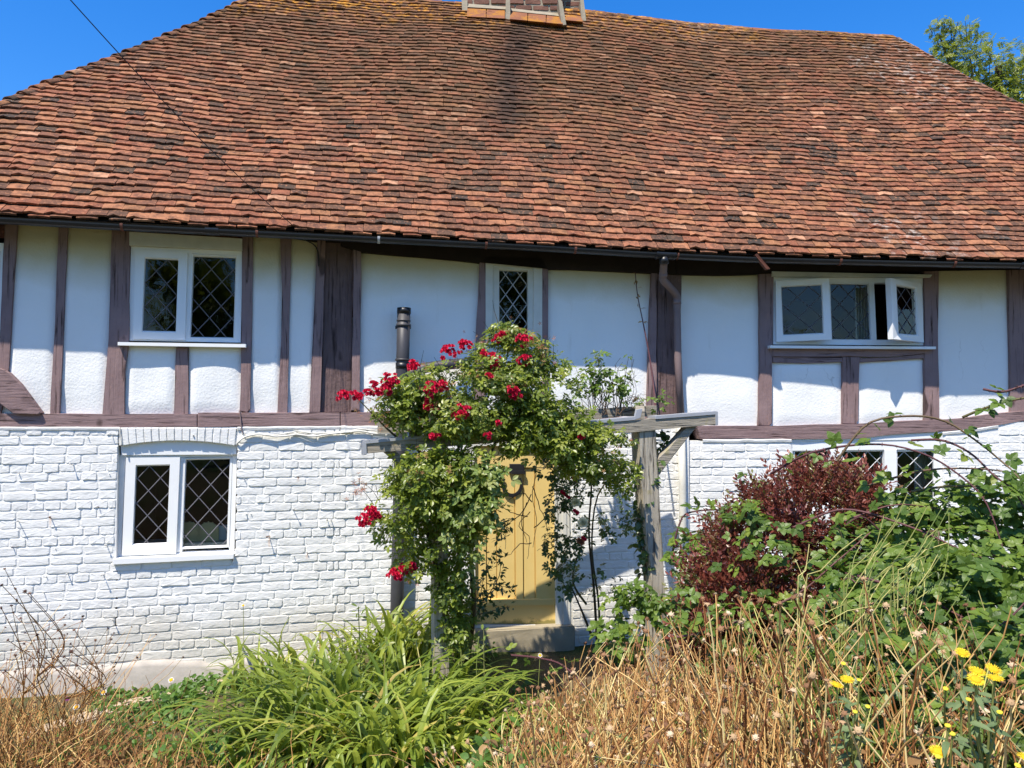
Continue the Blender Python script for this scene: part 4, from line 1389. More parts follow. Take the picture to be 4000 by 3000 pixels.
# electric cable looping along the top of the brickwork
cp_ = [(926, 1742, .03), (930, 1728, .075), (955, 1708, .075), (1000, 1697, .075), (1050, 1700, .08), (1080, 1705, .08), (1140, 1700, .075), (1160, 1697, .07), (1200, 1702, .08), (1230, 1704, .08), (1290, 1695, .075), (1360, 1688, .075), (1410, 1684, .075), (1470, 1694, .075), (1560, 1690, .075)]
cab = pipe('cable', smooth_path([W(x, y, d, sec_of(x)) for x, y, d in cp_], 4), .008, M['cable'], HOUSE, 7, 'white cable looping along the top bricks')
cp2 = [(x, y - 8 + 5 * math.sin(x * .02), d - .004) for x, y, d in cp_[2:]]
pipe('cable', smooth_path([W(x, y, d, sec_of(x)) for x, y, d in cp2], 4), .006, M['cable'], HOUSE, 7)
pipe('cable', smooth_path([W(936, 1600, .05, 0), W(940, 1640, .062, 0), W(942, 1670, .07, 0), W(950, 1695, .07, 0)], 4), .005, M['pipe'], HOUSE, 6)
pipe('cable', smooth_path([W(1150, 890, .33, 0), W(1180, 930, .30, 0), W(1225, 955, .12, 0), W(1242, 985, .06, 0), W(1245, 1040, .05, 0)], 4), .005, M['wire'], HOUSE, 6)
pipe('cable', smooth_path([W(468, 1670, .06, 0), W(470, 1700, .062, 0), W(476, 1742, .06, 0)], 4), .006, M['cable'], HOUSE, 6)
# overhead wire coming down from a pole outside the picture to the eave
ow0 = W(1150, 886, .40, 0); ow1 = D(150, -140, 3.9)
pts = []
for i in range(25):
    t = i / 24
    p = ow0.lerp(ow1, t); p.z -= .06 * math.sin(math.pi * t); pts.append(p)
ow = pipe('overhead_wire', pts, .0030, M['wire'], None, 6)
ow['label'] = 'thin black wire strung from the sky down to the eave'; ow['category'] = 'wire'

# ------------------------------------------------------------------ things inside the windows
def scallop(px, name, label):
    """round-cornered board with a scalloped top edge, standing on the inner sill"""
    c = W(px, 2128, -.16, 0); n, u = secn(0)
    outl = []
    w, h = .085, .19
    outl += [(-w, 0), (w, 0), (w, h * .65)]
    for i in range(5):
        a0 = w - i * w * .4
        for q in (0.2, .5, .8):
            outl.append((a0 - q * w * .4, h * (.72 + .22 * math.sin((i + q) / 5 * math.pi)) + .018 * math.sin(q * math.pi)))
    outl.append((-w, h * .65))
    bm = bmesh.new()
    f = [bm.verts.new(c + u * a + Vector((0, 0, b))) for a, b in outl]; g = [bm.verts.new(c + u * a + Vector((0, 0, b)) - n * .02) for a, b in outl]
    bm.faces.new(f); bm.faces.new(g[::-1])
    for i in range(len(f)):
        j = (i + 1) % len(f); bm.faces.new((f[i], f[j], g[j], g[i]))
    bm_obj(name, bm, M['cream'], None, label=label, cat='board')
scallop(738, 'scalloped_board', 'cream scalloped board nearest the middle bar of the lower left window')
scallop(812, 'scalloped_board', 'cream scalloped board standing next to a white box behind glass')
bx = [W(845, 2055, -.2, 0), W(893, 2052, -.2, 0), W(884, 2128, -.2, 0), W(838, 2130, -.2, 0)]
n0_ = secn(0)[0]
mesh_obj('card_box', bx + [p - n0_ * .08 for p in bx], [(0, 3, 2, 1), (0, 1, 5, 4), (1, 2, 6, 5), (2, 3, 7, 6), (3, 0, 4, 7), (4, 5, 6, 7)], M['box'], None, label='white card box in the corner of the lower left window', cat='box')
sh = [W(480, 2128, -.09, 0), W(905, 2116, -.09, 0)]
mesh_obj('window_board', [sh[0], sh[1], sh[1] - n0_ * .25, sh[0] - n0_ * .25, sh[0] - Vector((0, 0, .03)), sh[1] - Vector((0, 0, .03))], [(0, 1, 2, 3), (0, 4, 5, 1)], M['oldpaint'], HOUSE)
def curtain(px0, px1, y0, y1, d, s, label):
    V = []; F = []
    N = 24
    n, u = secn(s)
    for i in range(N + 1):
        px = px0 + (px1 - px0) * i / N
        off = .02 * math.sin(i * 1.5) + .008 * math.sin(i * 3.7)
        for y in (y0, (y0 + y1) / 2, y1):
            V.append(W(px, y, d + off, s))
    for i in range(N):
        for k in range(2):
            a = i * 3 + k; F.append((a, a + 1, a + 4, a + 3))
    mesh_obj('curtain', V, F, M['curtain'], None, True, label=label, cat='curtain')
curtain(3570, 3660, 1740, 2000, -.22, 2, 'pale curtain drawn aside in the lower right window')
curtain(3340, 3400, 1090, 1360, -.2, 2, 'grey curtain behind the middle pane of the open window')

# ------------------------------------------------------------------ plants: templates
def leaf_t(n=4, w=.3, peak=.45, serr=0.0, fold=.12, curl=.10, seed=0):
    """one leaf blade of unit length along +y, normal +z; quads only"""
    rr = np.random.default_rng(seed)
    ys = np.linspace(0, 1, n + 1)
    a = math.log(.5) / math.log(peak)
    V = []
    for i, y in enumerate(ys):
        hw = max(.012, w * math.sin(math.pi * min(1, max(0, y)) ** a) ** .85) if 0 < i < n else .012
        if serr and 0 < i < n: hw *= 1 + (serr if i % 2 else -serr)
        z = -curl * y * y
        V += [(-hw, y - (serr * .25 if i % 2 else 0), z + fold * hw + rr.normal(0, .008)), (0, y, z - .01), (hw, y - (serr * .25 if i % 2 else 0), z + fold * hw + rr.normal(0, .008))]
    F = []
    for i in range(n):
        k = i * 3
        F += [(k, k + 1, k + 4, k + 3), (k + 1, k + 2, k + 5, k + 4)]
    return np.array(V), np.array(F)

def compose(base, items):
    """items: (x, y, angle, scale, tilt) copies of base in the xy plane"""
    Vb, Fb = base; V = []; F = []
    for x, y, a, s, tl in items:
        ca, sa = math.cos(a), math.sin(a)
        Rz = np.array([[ca, -sa, 0], [sa, ca, 0], [0, 0, 1]])
        Rx = np.array([[1, 0, 0], [0, math.cos(tl), -math.sin(tl)], [0, math.sin(tl), math.cos(tl)]])
        F.append(Fb + len(V) * len(Vb)); V.append((Vb * s) @ Rx.T @ Rz.T + np.array([x, y, 0]))
    return np.concatenate(V), np.concatenate(F)

LEAFLET = leaf_t(3, .30, .5, 0, .25, .15)
ROSE5 = compose(LEAFLET, [(0, .55, 0, .45, -.1), (-.02, .48, 1.05, .40, .1), (.02, .48, -1.05, .40, -.1), (-.02, .2, 1.15, .34, .1), (.02, .2, -1.15, .34, .1)])
ROSE3 = compose(LEAFLET, [(0, .5, 0, .5, -.15), (-.02, .42, 1.0, .44, .1), (.02, .42, -1.0, .44, .1)])
BRLEAF = leaf_t(9, .33, .42, .10, .16, .16, 3)
BRAM3 = compose(BRLEAF, [(0, .42, 0, .58, -.15), (-.02, .40, 1.15, .48, .15), (.02, .40, -1.15, .48, .15)])
BRAM5 = compose(BRLEAF, [(0, .42, 0, .58, -.15), (-.02, .40, .95, .50, .12), (.02, .40, -.95, .50, .12), (-.01, .38, 1.95, .36, .15), (.01, .38, -1.95, .36, .15)])
SMALL = leaf_t(2, .26, .62, 0, .2, .1)
SPRIG = compose(SMALL, [(0, .03 + .11 * i, (1 if i % 2 else -1) * (1.0 - .05 * i), .26 - .008 * i, .5 * (-1) ** (i // 2)) for i in range(8)] + [(0, .9, 0, .22, -.2)])
WEED = leaf_t(4, .34, .45, .06, .15, .25, 5)
ASH = compose(LEAFLET, [(0, .8, 0, .24, 0)] + [((-.01 if s else .01), .15 + .17 * i, (1 if s else -1) * 1.0, .26, .1) for i in range(4) for s in (0, 1)])

def wob3(P, f=3.0, ph=0.0):
    x, y, z = P[:, 0] * f + ph, P[:, 1] * f + ph * 1.7, P[:, 2] * f - ph
    return (np.sin(x * 1.3 + 1.1 * np.sin(z * 1.7)) + np.sin(z * 1.9 + 1.3 * np.sin(y * 1.1 + x)) + np.sin(y * 1.6 + x * .7 + .9 * np.sin(x * 2.3))) / 3

def blob_pts(c, r, n, gap=-.35, f=5.0, ph=0.0, shell=2.0):
    d = nrm(RNG.normal(size=(n, 3))); u = RNG.random(n) ** (1 / shell)
    P = d * u[:, None]
    P *= (1 + .22 * wob3(d * 2.2 + np.array(c), 2.5, ph))[:, None]
    P = np.array(c) + P * np.array(r)
    keep = wob3(P, f, ph) > gap
    return P[keep], d[keep]

def leaf_dirs(P, d, up=.75, out=.35, rnd=.75, droop=.25):
    k = len(P)
    n = nrm(np.array([-.15, -.35, up]) + d * out + RNG.normal(size=(k, 3)) * rnd * .6)
    t = RNG.normal(size=(k, 3)) * .8 + d * .8 - np.array([0, 0, droop])
    t = t - n * np.sum(t * n, 1)[:, None]
    return nrm(t), n

def put_leaves(acc, tmpl, P, d, size, var=.3, rlo=0., rhi=1., **kw):
    t, n = leaf_dirs(P, d, **kw)
    s = size * (1 + RNG.uniform(-var, var, len(P)))
    acc.copies(tmpl[0], tmpl[1], frames(t, n) * s[:, None, None], P, RNG.uniform(rlo, rhi, len(P)))

def pxblob(px, py, Y, rx, rz, ry):
    c = D(px, py, Y); k = Y / FPX
    return np.array(c), np.array([rx * k, ry, rz * k])

def spline(pts, n):
    P = np.array([tuple(p) for p in smooth_path([Vector(p) for p in pts], 8)])
    cum = np.concatenate([[0], np.cumsum(np.linalg.norm(np.diff(P, axis=0), axis=1))])
    t = np.linspace(0, cum[-1], n)
    return np.stack([np.interp(t, cum, P[:, i]) for i in range(3)], -1)

def stem_obj(name, pts, r0, r1, m, parent, n=16, sides=6, label=None):
    P = spline(pts, n)
    acc = Acc(); tubes(acc, P[None], np.linspace(r0, r1, n)[None], np.array([RNG.random()]), sides)
    return acc.build(name, m, parent, True, label=label)

def leaves_on(acc, tmpl, path, k, size, spread=.03, rlo=0., rhi=1., **kw):
    P = spline(path, max(8, k))
    i = RNG.uniform(0, len(P) - 1.01, k); j = i.astype(int); f = (i - j)[:, None]
    Q = P[j] * (1 - f) + P[j + 1] * f
    d = nrm(RNG.normal(size=(k, 3)))
    Q = Q + d * RNG.uniform(0, spread, k)[:, None]
    put_leaves(acc, tmpl, Q, d, size, rlo=rlo, rhi=rhi, **kw)

def G(px, py):
    r = np.array(ray(px, py)); t = 1.0
    for _ in range(60):
        p = r * t; t += (p[2] - gz(p[0], p[1])) * .6 / max(.15, -r[2]) * 1.0
        t = max(.3, min(40, t))
    return r * t

M['rose_leaf'] = mat_leaf('rose_leaf', [(0, (.036, .060, .009)), (.3, (.085, .125, .013)), (.6, (.16, .205, .022)), (.85, (.25, .285, .035)), (1, (.34, .34, .08))], .38, .38, .5)
M['pale_leaf'] = mat_leaf('pale_rose_leaf', [(0, (.10, .16, .03)), (.5, (.17, .22, .05)), (1, (.30, .30, .10))], .35, .4, .5)
M['dark_leaf'] = mat_leaf('dark_climber_leaf', [(0, (.018, .04, .010)), (.6, (.045, .085, .016)), (1, (.09, .14, .025))], .22, .35, .55)
M['bram_leaf'] = mat_leaf('bramble_leaf', [(0, (.032, .062, .011)), (.35, (.065, .118, .017)), (.65, (.105, .165, .022)), (.9, (.165, .23, .03)), (1, (.27, .25, .05))], .34, .45, .4)
M['bram_leaf1'] = mat_leaf('bramble_leaf_single', [(0, (.04, .078, .013)), (.35, (.07, .125, .018)), (.65, (.11, .17, .024)), (.9, (.165, .23, .03)), (1, (.28, .25, .05))], .34, .42, .45, obj=True)
M['berb'] = mat_leaf('berberis_leaf', [(0, (.040, .012, .010)), (.3, (.085, .020, .015)), (.55, (.15, .034, .024)), (.75, (.22, .065, .042)), (.85, (.13, .08, .02)), (.92, (.07, .11, .02)), (1, (.12, .18, .03))], .22, .35, .5, (1., .35, .3))
M['iris'] = mat_leaf('iris_leaf', [(0, (.030, .060, .010)), (.3, (.075, .125, .016)), (.6, (.17, .225, .03)), (.9, (.30, .34, .055)), (1, (.46, .36, .10))], .36, .4, .45)
M['iris1'] = mat_leaf('iris_leaf_single', [(0, (.04, .08, .012)), (.3, (.09, .15, .018)), (.6, (.18, .235, .03)), (.88, (.31, .35, .055)), (.95, (.46, .36, .10)), (1, (.34, .20, .08))], .36, .4, .45, obj=True)
M['weed'] = mat_leaf('weed_leaf', [(0, (.03, .075, .014)), (.4, (.06, .13, .02)), (.8, (.10, .18, .03)), (1, (.17, .21, .05))], .3, .5, .35)
M['dryleaf'] = mat_leaf('withered_leaf', [(0, (.10, .05, .022)), (.4, (.21, .115, .045)), (.8, (.36, .23, .10)), (1, (.48, .37, .2))], .2, .8, .15, (1, .85, .6))
M['ash'] = mat_leaf('ash_leaf', [(0, (.08, .105, .010)), (.5, (.18, .215, .018)), (1, (.28, .29, .035))], .4, .4, .45)
def mat_stem(name, stops, rough=.75):
    k = NM(name, rough, .2); k.color(k.ramp(k.attr(), stops)); return k.m
M['cane'] = mat_stem('bramble_cane', [(0, (.09, .035, .04)), (.5, (.14, .06, .055)), (1, (.13, .12, .05))], .55)
M['twig'] = mat_stem('brown_twig', [(0, (.06, .04, .028)), (1, (.15, .10, .065))])
M['rose_stem'] = mat_stem('rose_stem', [(0, (.03, .026, .016)), (.6, (.07, .055, .03)), (1, (.08, .10, .03))], .65)
M['straw'] = mat_stem('dry_stalk', [(0, (.16, .060, .024)), (.22, (.30, .13, .045)), (.45, (.46, .24, .082)), (.72, (.62, .40, .15)), (.92, (.72, .56, .26)), (1, (.46, .46, .12))], .6)
M['greenstem'] = mat_stem('green_stem', [(0, (.12, .16, .04)), (.5, (.34, .33, .10)), (1, (.52, .44, .17))], .6)
M['seed'] = mat_stem('seed_head', [(0, (.13, .06, .03)), (.5, (.28, .15, .075)), (.8, (.42, .28, .15)), (1, (.58, .45, .30))], .9)
M['darkseed'] = mat_stem('dark_seed_head', [(0, (.05, .025, .018)), (1, (.16, .08, .05))], .9)
M['red'] = mat_leaf('red_rose_petal', [(0, (.33, .004, .022)), (.5, (.52, .006, .035)), (.85, (.62, .02, .075)), (1, (.66, .07, .14))], .25, .5, .3, (1., .25, .3))
M['spent'] = mat_leaf('spent_bloom', [(0, (.18, .055, .035)), (.6, (.32, .14, .075)), (1, (.38, .26, .12))], .2, .8, .15, (1, .7, .5))
M['creampetal'] = mat_leaf('cream_rose_petal', [(0, (.72, .62, .28)), (1, (.85, .80, .55))], .3, .5, .3, (1, .95, .6))
M['yellow'] = mat_leaf('yellow_petal', [(0, (.78, .48, .01)), (1, (.86, .62, .03))], .25, .5, .3, (1, .9, .2))
M['disc'] = simple('orange_disc', (.72, .36, .01), .8, .2, .2, 90, .5, 300)
M['white_petal'] = simple('white_petal', (.80, .80, .76), .6, .3, .04, 20)
M['purple'] = simple('purple_floret', (.28, .05, .22), .7, .3, .3, 90)
M['fleab'] = mat_leaf('fleabane_leaf', [(0, (.07, .115, .05)), (1, (.15, .20, .085))], .25, .65, .25)
M['bark'] = mat_stem('grey_bark', [(0, (.08, .06, .045)), (1, (.16, .13, .10))], .9)

# ------------------------------------------------------------------ pergola over the door
PG = thing('rose_pergola', tuple(D(2300, 2600, 5.9)), 'silvered oak rose pergola with lead capped beam in front of the door', 'pergola')
def wprism(name, pts, s, df, th, m, parent, maxlen=70, jit=1.2, bev=.008, label=None):
    return prism(name, pts, df, df - th, m, parent, s=s, maxlen=maxlen, jit=jit, bev=bev, label=label)
wprism('beam', [(1424, 1730), (1700, 1706), (2000, 1680), (2500, 1640), (2796, 1614), (2798, 1657), (2500, 1686), (2200, 1707), (1900, 1730), (1426, 1772)], 'perg', 0, .11, M['greywood'], PG, label='long weathered front beam')
wprism('lead_cap', [(1418, 1722), (1700, 1697), (2000, 1671), (2340, 1640), (2485, 1628), (2485, 1640), (2000, 1683), (1700, 1709), (1430, 1733)], 'perg', .012, .13, M['leadcap'], PG, bev=.003)
wprism('lead_cap', [(2560, 1625), (2800, 1606), (2802, 1618), (2560, 1637)], 'perg', .012, .13, M['leadcap'], PG, bev=.003)
wprism('lead_cap', [(1417, 1722), (1431, 1728), (1433, 1775), (1420, 1779)], 'perg', .013, .13, M['leadcap'], PG, bev=.003)
wprism('lead_cap', [(2794, 1608), (2804, 1606), (2805, 1660), (2796, 1662)], 'perg', .013, .13, M['leadcap'], PG, bev=.003)
wprism('lead_cap', [(2478, 1640), (2486, 1600), (2510, 1596), (2502, 1632)], 'perg', .014, .02, M['leadcap'], PG, bev=.002)
wprism('post', [(2495, 1684), (2560, 1680), (2566, 1850), (2578, 2000), (2592, 2217), (2615, 2680), (2555, 2680), (2540, 2217), (2515, 2000), (2500, 1850)], 'perg', -.02, .13, M['greypost'], PG, maxlen=60, jit=2.5, label='leaning right hand post')
wprism('post', [(1690, 1755), (1745, 1750), (1755, 2720), (1700, 2720)], 'perg', -.02, .12, M['greypost'], PG)
wprism('brace', [(2680, 1668), (2722, 1664), (2640, 1770), (2570, 1862), (2560, 1800), (2610, 1750)], 'perg', -.03, .07, M['greywood'], PG, jit=1)
wprism('brace', [(1500, 1766), (1545, 1762), (1650, 1850), (1695, 1900), (1695, 1945), (1620, 1870)], 'perg', -.03, .07, M['greywood'], PG, jit=1)
# rear rail near the house and the cross rail carrying the roses
wprism('rear_rail', [(1480, 1650), (2000, 1620), (2440, 1590), (2566, 1584), (2568, 1628), (2440, 1626), (2000, 1662), (1480, 1694)], 'perg', -.55, .09, M['greywood'], PG)
for px in (1620, 2000, 2500):
    a = W(px, float(np.interp(px, [1420, 2800], [1745, 1630])) - 30, -.05, 'perg'); b = W(px, float(np.interp(px, [1420, 2800], [1745, 1630])) - 62, -.62, 'perg')
    u_ = secn('perg')[1]
    V = []
    for p in (a, b):
        for s_, h in ((-.04, -.03), (.04, -.03), (.04, .04), (-.04, .04)): V.append(p + u_ * s_ + Vector((0, 0, h)))
    mesh_obj('cross_rail', V, [(0, 1, 2, 3), (7, 6, 5, 4), (0, 4, 5, 1), (1, 5, 6, 2), (2, 6, 7, 3), (3, 7, 4, 0)], M['greywood'], PG)

# ------------------------------------------------------------------ red climbing rose
ROSE = thing('climbing_rose', tuple(G(1790, 2640)), 'big green climbing rose with red flower clusters draped over the pergola', 'rose')
RB = [  # px, py, Y, rx, rz, ry, leaves
    (2000, 1400, 5.95, 160, 120, .30, 330), (1965, 1320, 5.95, 75, 75, .18, 90), (1890, 1520, 5.85, 260, 140, .40, 700), (2130, 1520, 5.95, 130, 140, .30, 330),
    (1650, 1545, 5.75, 160, 100, .30, 360), (1545, 1600, 5.7, 95, 70, .25, 150), (1790, 1630, 5.7, 250, 80, .36, 480), (2090, 1640, 5.9, 200, 90, .35, 420),
    (1660, 1850, 5.5, 170, 110, .32, 440), (1565, 1990, 5.55, 125, 140, .26, 230), (1760, 1960, 5.5, 170, 180, .32, 620), (1860, 1850, 5.5, 95, 130, .26, 270),
    (1745, 2140, 5.6, 125, 110, .28, 270), (1770, 2290, 5.65, 70, 110, .2, 150), (1785, 2450, 5.7, 55, 90, .16, 90), (1520, 2120, 5.55, 75, 70, .2, 90),
    (2090, 1735, 5.7, 150, 55, .28, 240), (2280, 1760, 5.9, 150, 95, .28, 360), (2390, 1850, 5.95, 95, 75, .22, 150), (1620, 2190, 5.6, 80, 70, .2, 70), (2300, 1690, 5.95, 150, 45, .25, 180),
    (1900, 1970, 5.45, 60, 100, .2, 110), (2430, 1760, 6.1, 40, 60, .15, 40)]
RB = [(a, b, c - (.38 if b < 1735 else .26), d * 1.0, e * .97, f * .68, g) for a, b, c, d, e, f, g in RB]
accA = Acc(); accB = Acc()
for i, (px, py, Y, rx, rz, ry, n) in enumerate(RB):
    c, r = pxblob(px, py, Y, rx, rz, ry)
    n = int(n * 2.5)
    P, d = blob_pts(c, r, n, -.22, 8.0, i * .7)
    h = len(P) * 2 // 3
    put_leaves(accA, ROSE5, P[:h], d[:h], .080, rhi=.97)
    put_leaves(accA, ROSE3, P[h:], d[h:], .074, rhi=.97)
accA.build('foliage', M['rose_leaf'], ROSE, False, kind='stuff')
for (px, py, Y, rx, rz, ry, n) in [(1860, 1950, 5.06, 100, 140, .12, 150), (1900, 1850, 5.1, 80, 60, .1, 60), (1830, 2080, 5.1, 90, 90, .12, 60), (1990, 1480, 5.4, 80, 60, .1, 40)]:
    c, r = pxblob(px, py, Y, rx, rz, ry); P, d = blob_pts(c, r, n, -.3, 5)
    put_leaves(accB, ROSE3, P, d, .09)
accB.build('young_foliage', M['pale_leaf'], ROSE, False, kind='stuff', label='pale yellowish young leaves hanging before the door')
def DR(px, py, Y): return D(px, py, Y - .27)
base = Vector(G(1790, 2640))
for k, path in enumerate([
    [base, DR(1800, 2400, 5.75), DR(1790, 2100, 5.7), DR(1780, 1850, 5.75), DR(1800, 1700, 5.8)],
    [base + Vector((.05, .02, 0)), DR(1850, 2380, 5.75), DR(1840, 2150, 5.72), DR(1880, 1900, 5.8), DR(1950, 1680, 5.85)],
    [base + Vector((-.06, .03, 0)), DR(1740, 2420, 5.72), DR(1700, 2200, 5.68), DR(1640, 1950, 5.7), DR(1640, 1750, 5.75)],
    [DR(1800, 1700, 5.8), DR(1900, 1560, 5.85), DR(1980, 1400, 5.9), DR(1975, 1280, 5.95)], [DR(1780, 1690, 5.75), DR(1680, 1590, 5.75), DR(1540, 1530, 5.7), DR(1440, 1510, 5.65)],
    [DR(1640, 1760, 5.75), DR(1540, 1700, 5.7), DR(1400, 1560, 5.62)], [DR(1900, 1690, 5.85), DR(2080, 1600, 5.9), DR(2200, 1560, 5.95)]]):
    stem_obj('stem', path, .026 if k < 3 else .012, .010 if k < 3 else .003, M['rose_stem'], ROSE, 18, 7)
acc = Acc()
for _ in range(90):      # fine shoots poking out of the outline
    b = RB[RNG.integers(0, 12)]
    c, r = pxblob(*b[:6]); d = nrm(RNG.normal(size=3) + np.array([0, -.3, .5])); p = c + d * r * .85; e = p + nrm(d + RNG.normal(size=3) * .4 + np.array([0, 0, .5])) * RNG.uniform(.08, .2)
    tubes(acc, np.stack([p, (p + e) / 2 + RNG.normal(size=3) * .012, e])[None], np.array([[.003, .0022, .0012]]), np.array([RNG.random()]))
acc.build('shoots', M['rose_stem'], ROSE, False, kind='stuff')

PETAL = leaf_t(3, .48, .62, 0, .35, -.35)
def bloom_verts(acc, c, ax, size, full=True):
    """a small double rose: three whorls of cupped petals"""
    ax = nrm(np.array(ax)); ref = nrm(np.cross(ax, [.3, .2, 1.]) + 1e-6)
    b2 = np.cross(ax, ref)
    for ring, (n, tilt, s) in enumerate(((5, .15, 1.0), (5, .75, .85), (4, 1.15, .62))):
        a = np.arange(n) * 2 * math.pi / n + ring * .6 + RNG.uniform(0, .5)
        o = np.cos(a)[:, None] * ref + np.sin(a)[:, None] * b2
        t = nrm(o * math.cos(tilt) + ax * math.sin(tilt)); nn = nrm(ax * math.cos(tilt) - o * math.sin(tilt))
        acc.copies(PETAL[0], PETAL[1], frames(t, nn) * (size * .52 * s), np.repeat((np.array(c) + ax * .002 * ring)[None], n, 0), RNG.random(n))
CL = [(1352, 1550, 50), (1440, 1535, 22), (1462, 1500, 14), (1480, 1530, 28), (1525, 1485, 42), (1515, 1515, 32), (1618, 1432, 32), (1750, 1378, 46), (1816, 1352, 38), (1690, 1520, 46), (1730, 1508, 34), (1676, 1560, 28),
      (1800, 1612, 46), (1942, 1326, 24), (1963, 1305, 18), (2046, 1330, 36), (1925, 1400, 30), (1936, 1428, 30), (2046, 1402, 32), (1908, 1470, 16), (2000, 1530, 28), (2018, 1545, 24), (1674, 1590, 20), (1698, 1706, 28), (1888, 1383, 18),
      (1432, 2030, 46), (1452, 1992, 26), (1470, 2010, 20), (1550, 2248, 42), (1612, 2210, 30), (1570, 2225, 26), (1905, 1700, 14), (1948, 1655, 12), (2272, 1705, 12), (1400, 1548, 22)]
for k, (px, py, rp) in enumerate(CL):
    j = min(range(len(RB)), key=lambda i: ((RB[i][0] - px) / RB[i][3]) ** 2 + ((RB[i][1] - py) / RB[i][4]) ** 2)
    Y = RB[j][2] - RB[j][5] * .9
    c = np.array(D(px, py, Y)); R_m = rp * .88 * Y / FPX
    acc = Acc(); n = max(3, int(rp / 2.0))
    for _ in range(n):
        d = nrm(RNG.normal(size=3) + np.array([0, -.7, .3])); rr = RNG.random() ** .5
        bloom_verts(acc, c + d * R_m * rr * np.array([1, .7, .8]), nrm(d + np.array([-.1, -.6, .5])), RNG.uniform(.030, .041))
    acc.build('flower_cluster', M['red'], ROSE, False)
acc = Acc()
STAR = compose(leaf_t(2, .12, .4, 0, .2, .1), [(0, 0, i * 1.257, 1, .35) for i in range(5)])
for (px, py, r, n) in [(1980, 1290, 60, 24), (2080, 1330, 50, 22), (2120, 1390, 40, 14), (1860, 1340, 40, 12), (1470, 1560, 60, 20), (1720, 1560, 70, 26), (1640, 1440, 40, 14), (1780, 1440, 50, 14), (1990, 1530, 50, 12),
                       (2360, 1760, 60, 26), (2440, 1720, 30, 12), (2400, 1810, 20, 8), (1620, 1866, 30, 10), (1400, 1910, 30, 16), (1410, 1890, 20, 8), (1650, 1780, 30, 8), (1600, 2215, 40, 16), (1880, 1440, 60, 16), (1480, 1640, 30, 8), (1405, 1600, 20, 6), (1730, 1870, 40, 8)]:
    j = min(range(len(RB)), key=lambda i: ((RB[i][0] - px) / RB[i][3]) ** 2 + ((RB[i][1] - py) / RB[i][4]) ** 2)
    c = np.array(D(px, py, RB[j][2] - RB[j][5] * .8)); P = c + RNG.normal(size=(n, 3)) * np.array([r, r * .7, r]) * .55 * 5.6 / FPX
    t, nn = leaf_dirs(P, nrm(RNG.normal(size=(n, 3))), rnd=1.2)
    acc.copies(STAR[0], STAR[1], frames(t, nn) * RNG.uniform(.014, .026, n)[:, None, None], P, RNG.random(n))
acc.build('spent_blooms', M['spent'], ROSE, False, kind='stuff')

# ------------------------------------------------------------------ cream rose, door creeper and wiry shoots right of the door
CR = thing('cream_rose', tuple(G(2330, 2560)), 'dark leaved climbing rose with cream blooms right of the yellow door', 'rose')
acc = Acc()
for i, (px, py, Y, rx, rz, ry, n) in enumerate([(2350, 1850, 6.15, 110, 90, .2, 170), (2260, 1880, 6.1, 80, 90, .18, 130), (2230, 2100, 6.1, 70, 110, .15, 110), (2390, 2060, 6.3, 80, 70, .2, 60), (2330, 2270, 6.3, 100, 80, .2, 40),
                                             (2180, 1960, 6.0, 40, 160, .12, 150), (2160, 2130, 6.0, 35, 110, .1, 90), (2210, 2260, 6.05, 45, 90, .12, 70), (2140, 1830, 5.95, 60, 80, .15, 110), (2450, 1990, 6.4, 40, 100, .12, 40)]):
    c, r = pxblob(px, py, Y, rx, rz, ry); P, d = blob_pts(c, r, n, -.35, 6, i); put_leaves(acc, ROSE3, P, d, .075)
acc.build('foliage', M['dark_leaf'], CR, False, kind='stuff')
for path, r in (([D(2335, 2560, 6.3), D(2320, 2300, 6.3), D(2300, 2080, 6.25), D(2310, 1900, 6.2), D(2290, 1750, 6.1)], .012), ([D(2345, 2560, 6.3), D(2338, 2350, 6.3), D(2312, 2150, 6.3), D(2330, 1950, 6.25), D(2400, 1850, 6.15), D(2500, 1790, 6.1)], .010),
                ([D(2290, 2360, 6.3), D(2240, 2280, 6.2), D(2250, 2190, 6.15), D(2300, 2060, 6.15)], .010), ([D(2170, 1880, 6.0), D(2180, 2050, 6.0), D(2160, 2180, 6.0)], .004), ([D(2310, 2480, 6.2), D(2270, 2380, 6.2), D(2230, 2290, 6.2)], .011)):
    stem_obj('stem', path, r, r * .5, M['rose_stem'], CR, 16, 6)
for px, py, s in ((2250, 1965, .085), (2278, 2044, .095), (2215, 1716, .05), (2216, 1868, .05)):
    acc = Acc(); bloom_verts(acc, D(px, py, 5.88), (-.2, -.8, .4), s); bloom_verts(acc, D(px + 3, py + 2, 5.885), (.2, -.8, .6), s * .8)
    acc.build('bloom', M['creampetal'], CR, False)
for px, py, s in ((2195, 1922, .03), (2210, 1935, .03), (2245, 1995, .035), (2262, 2112, .05), (2275, 2100, .03), (2240, 1870, .03)):
    acc = Acc()
    for q in range(3): bloom_verts(acc, D(px + q * 5, py + q * 4, 5.9), (-.2 + .2 * q, -.8, .3), s)
    acc.build('dark_bloom', M['spent'] if s > .04 else M['red'], CR, False)

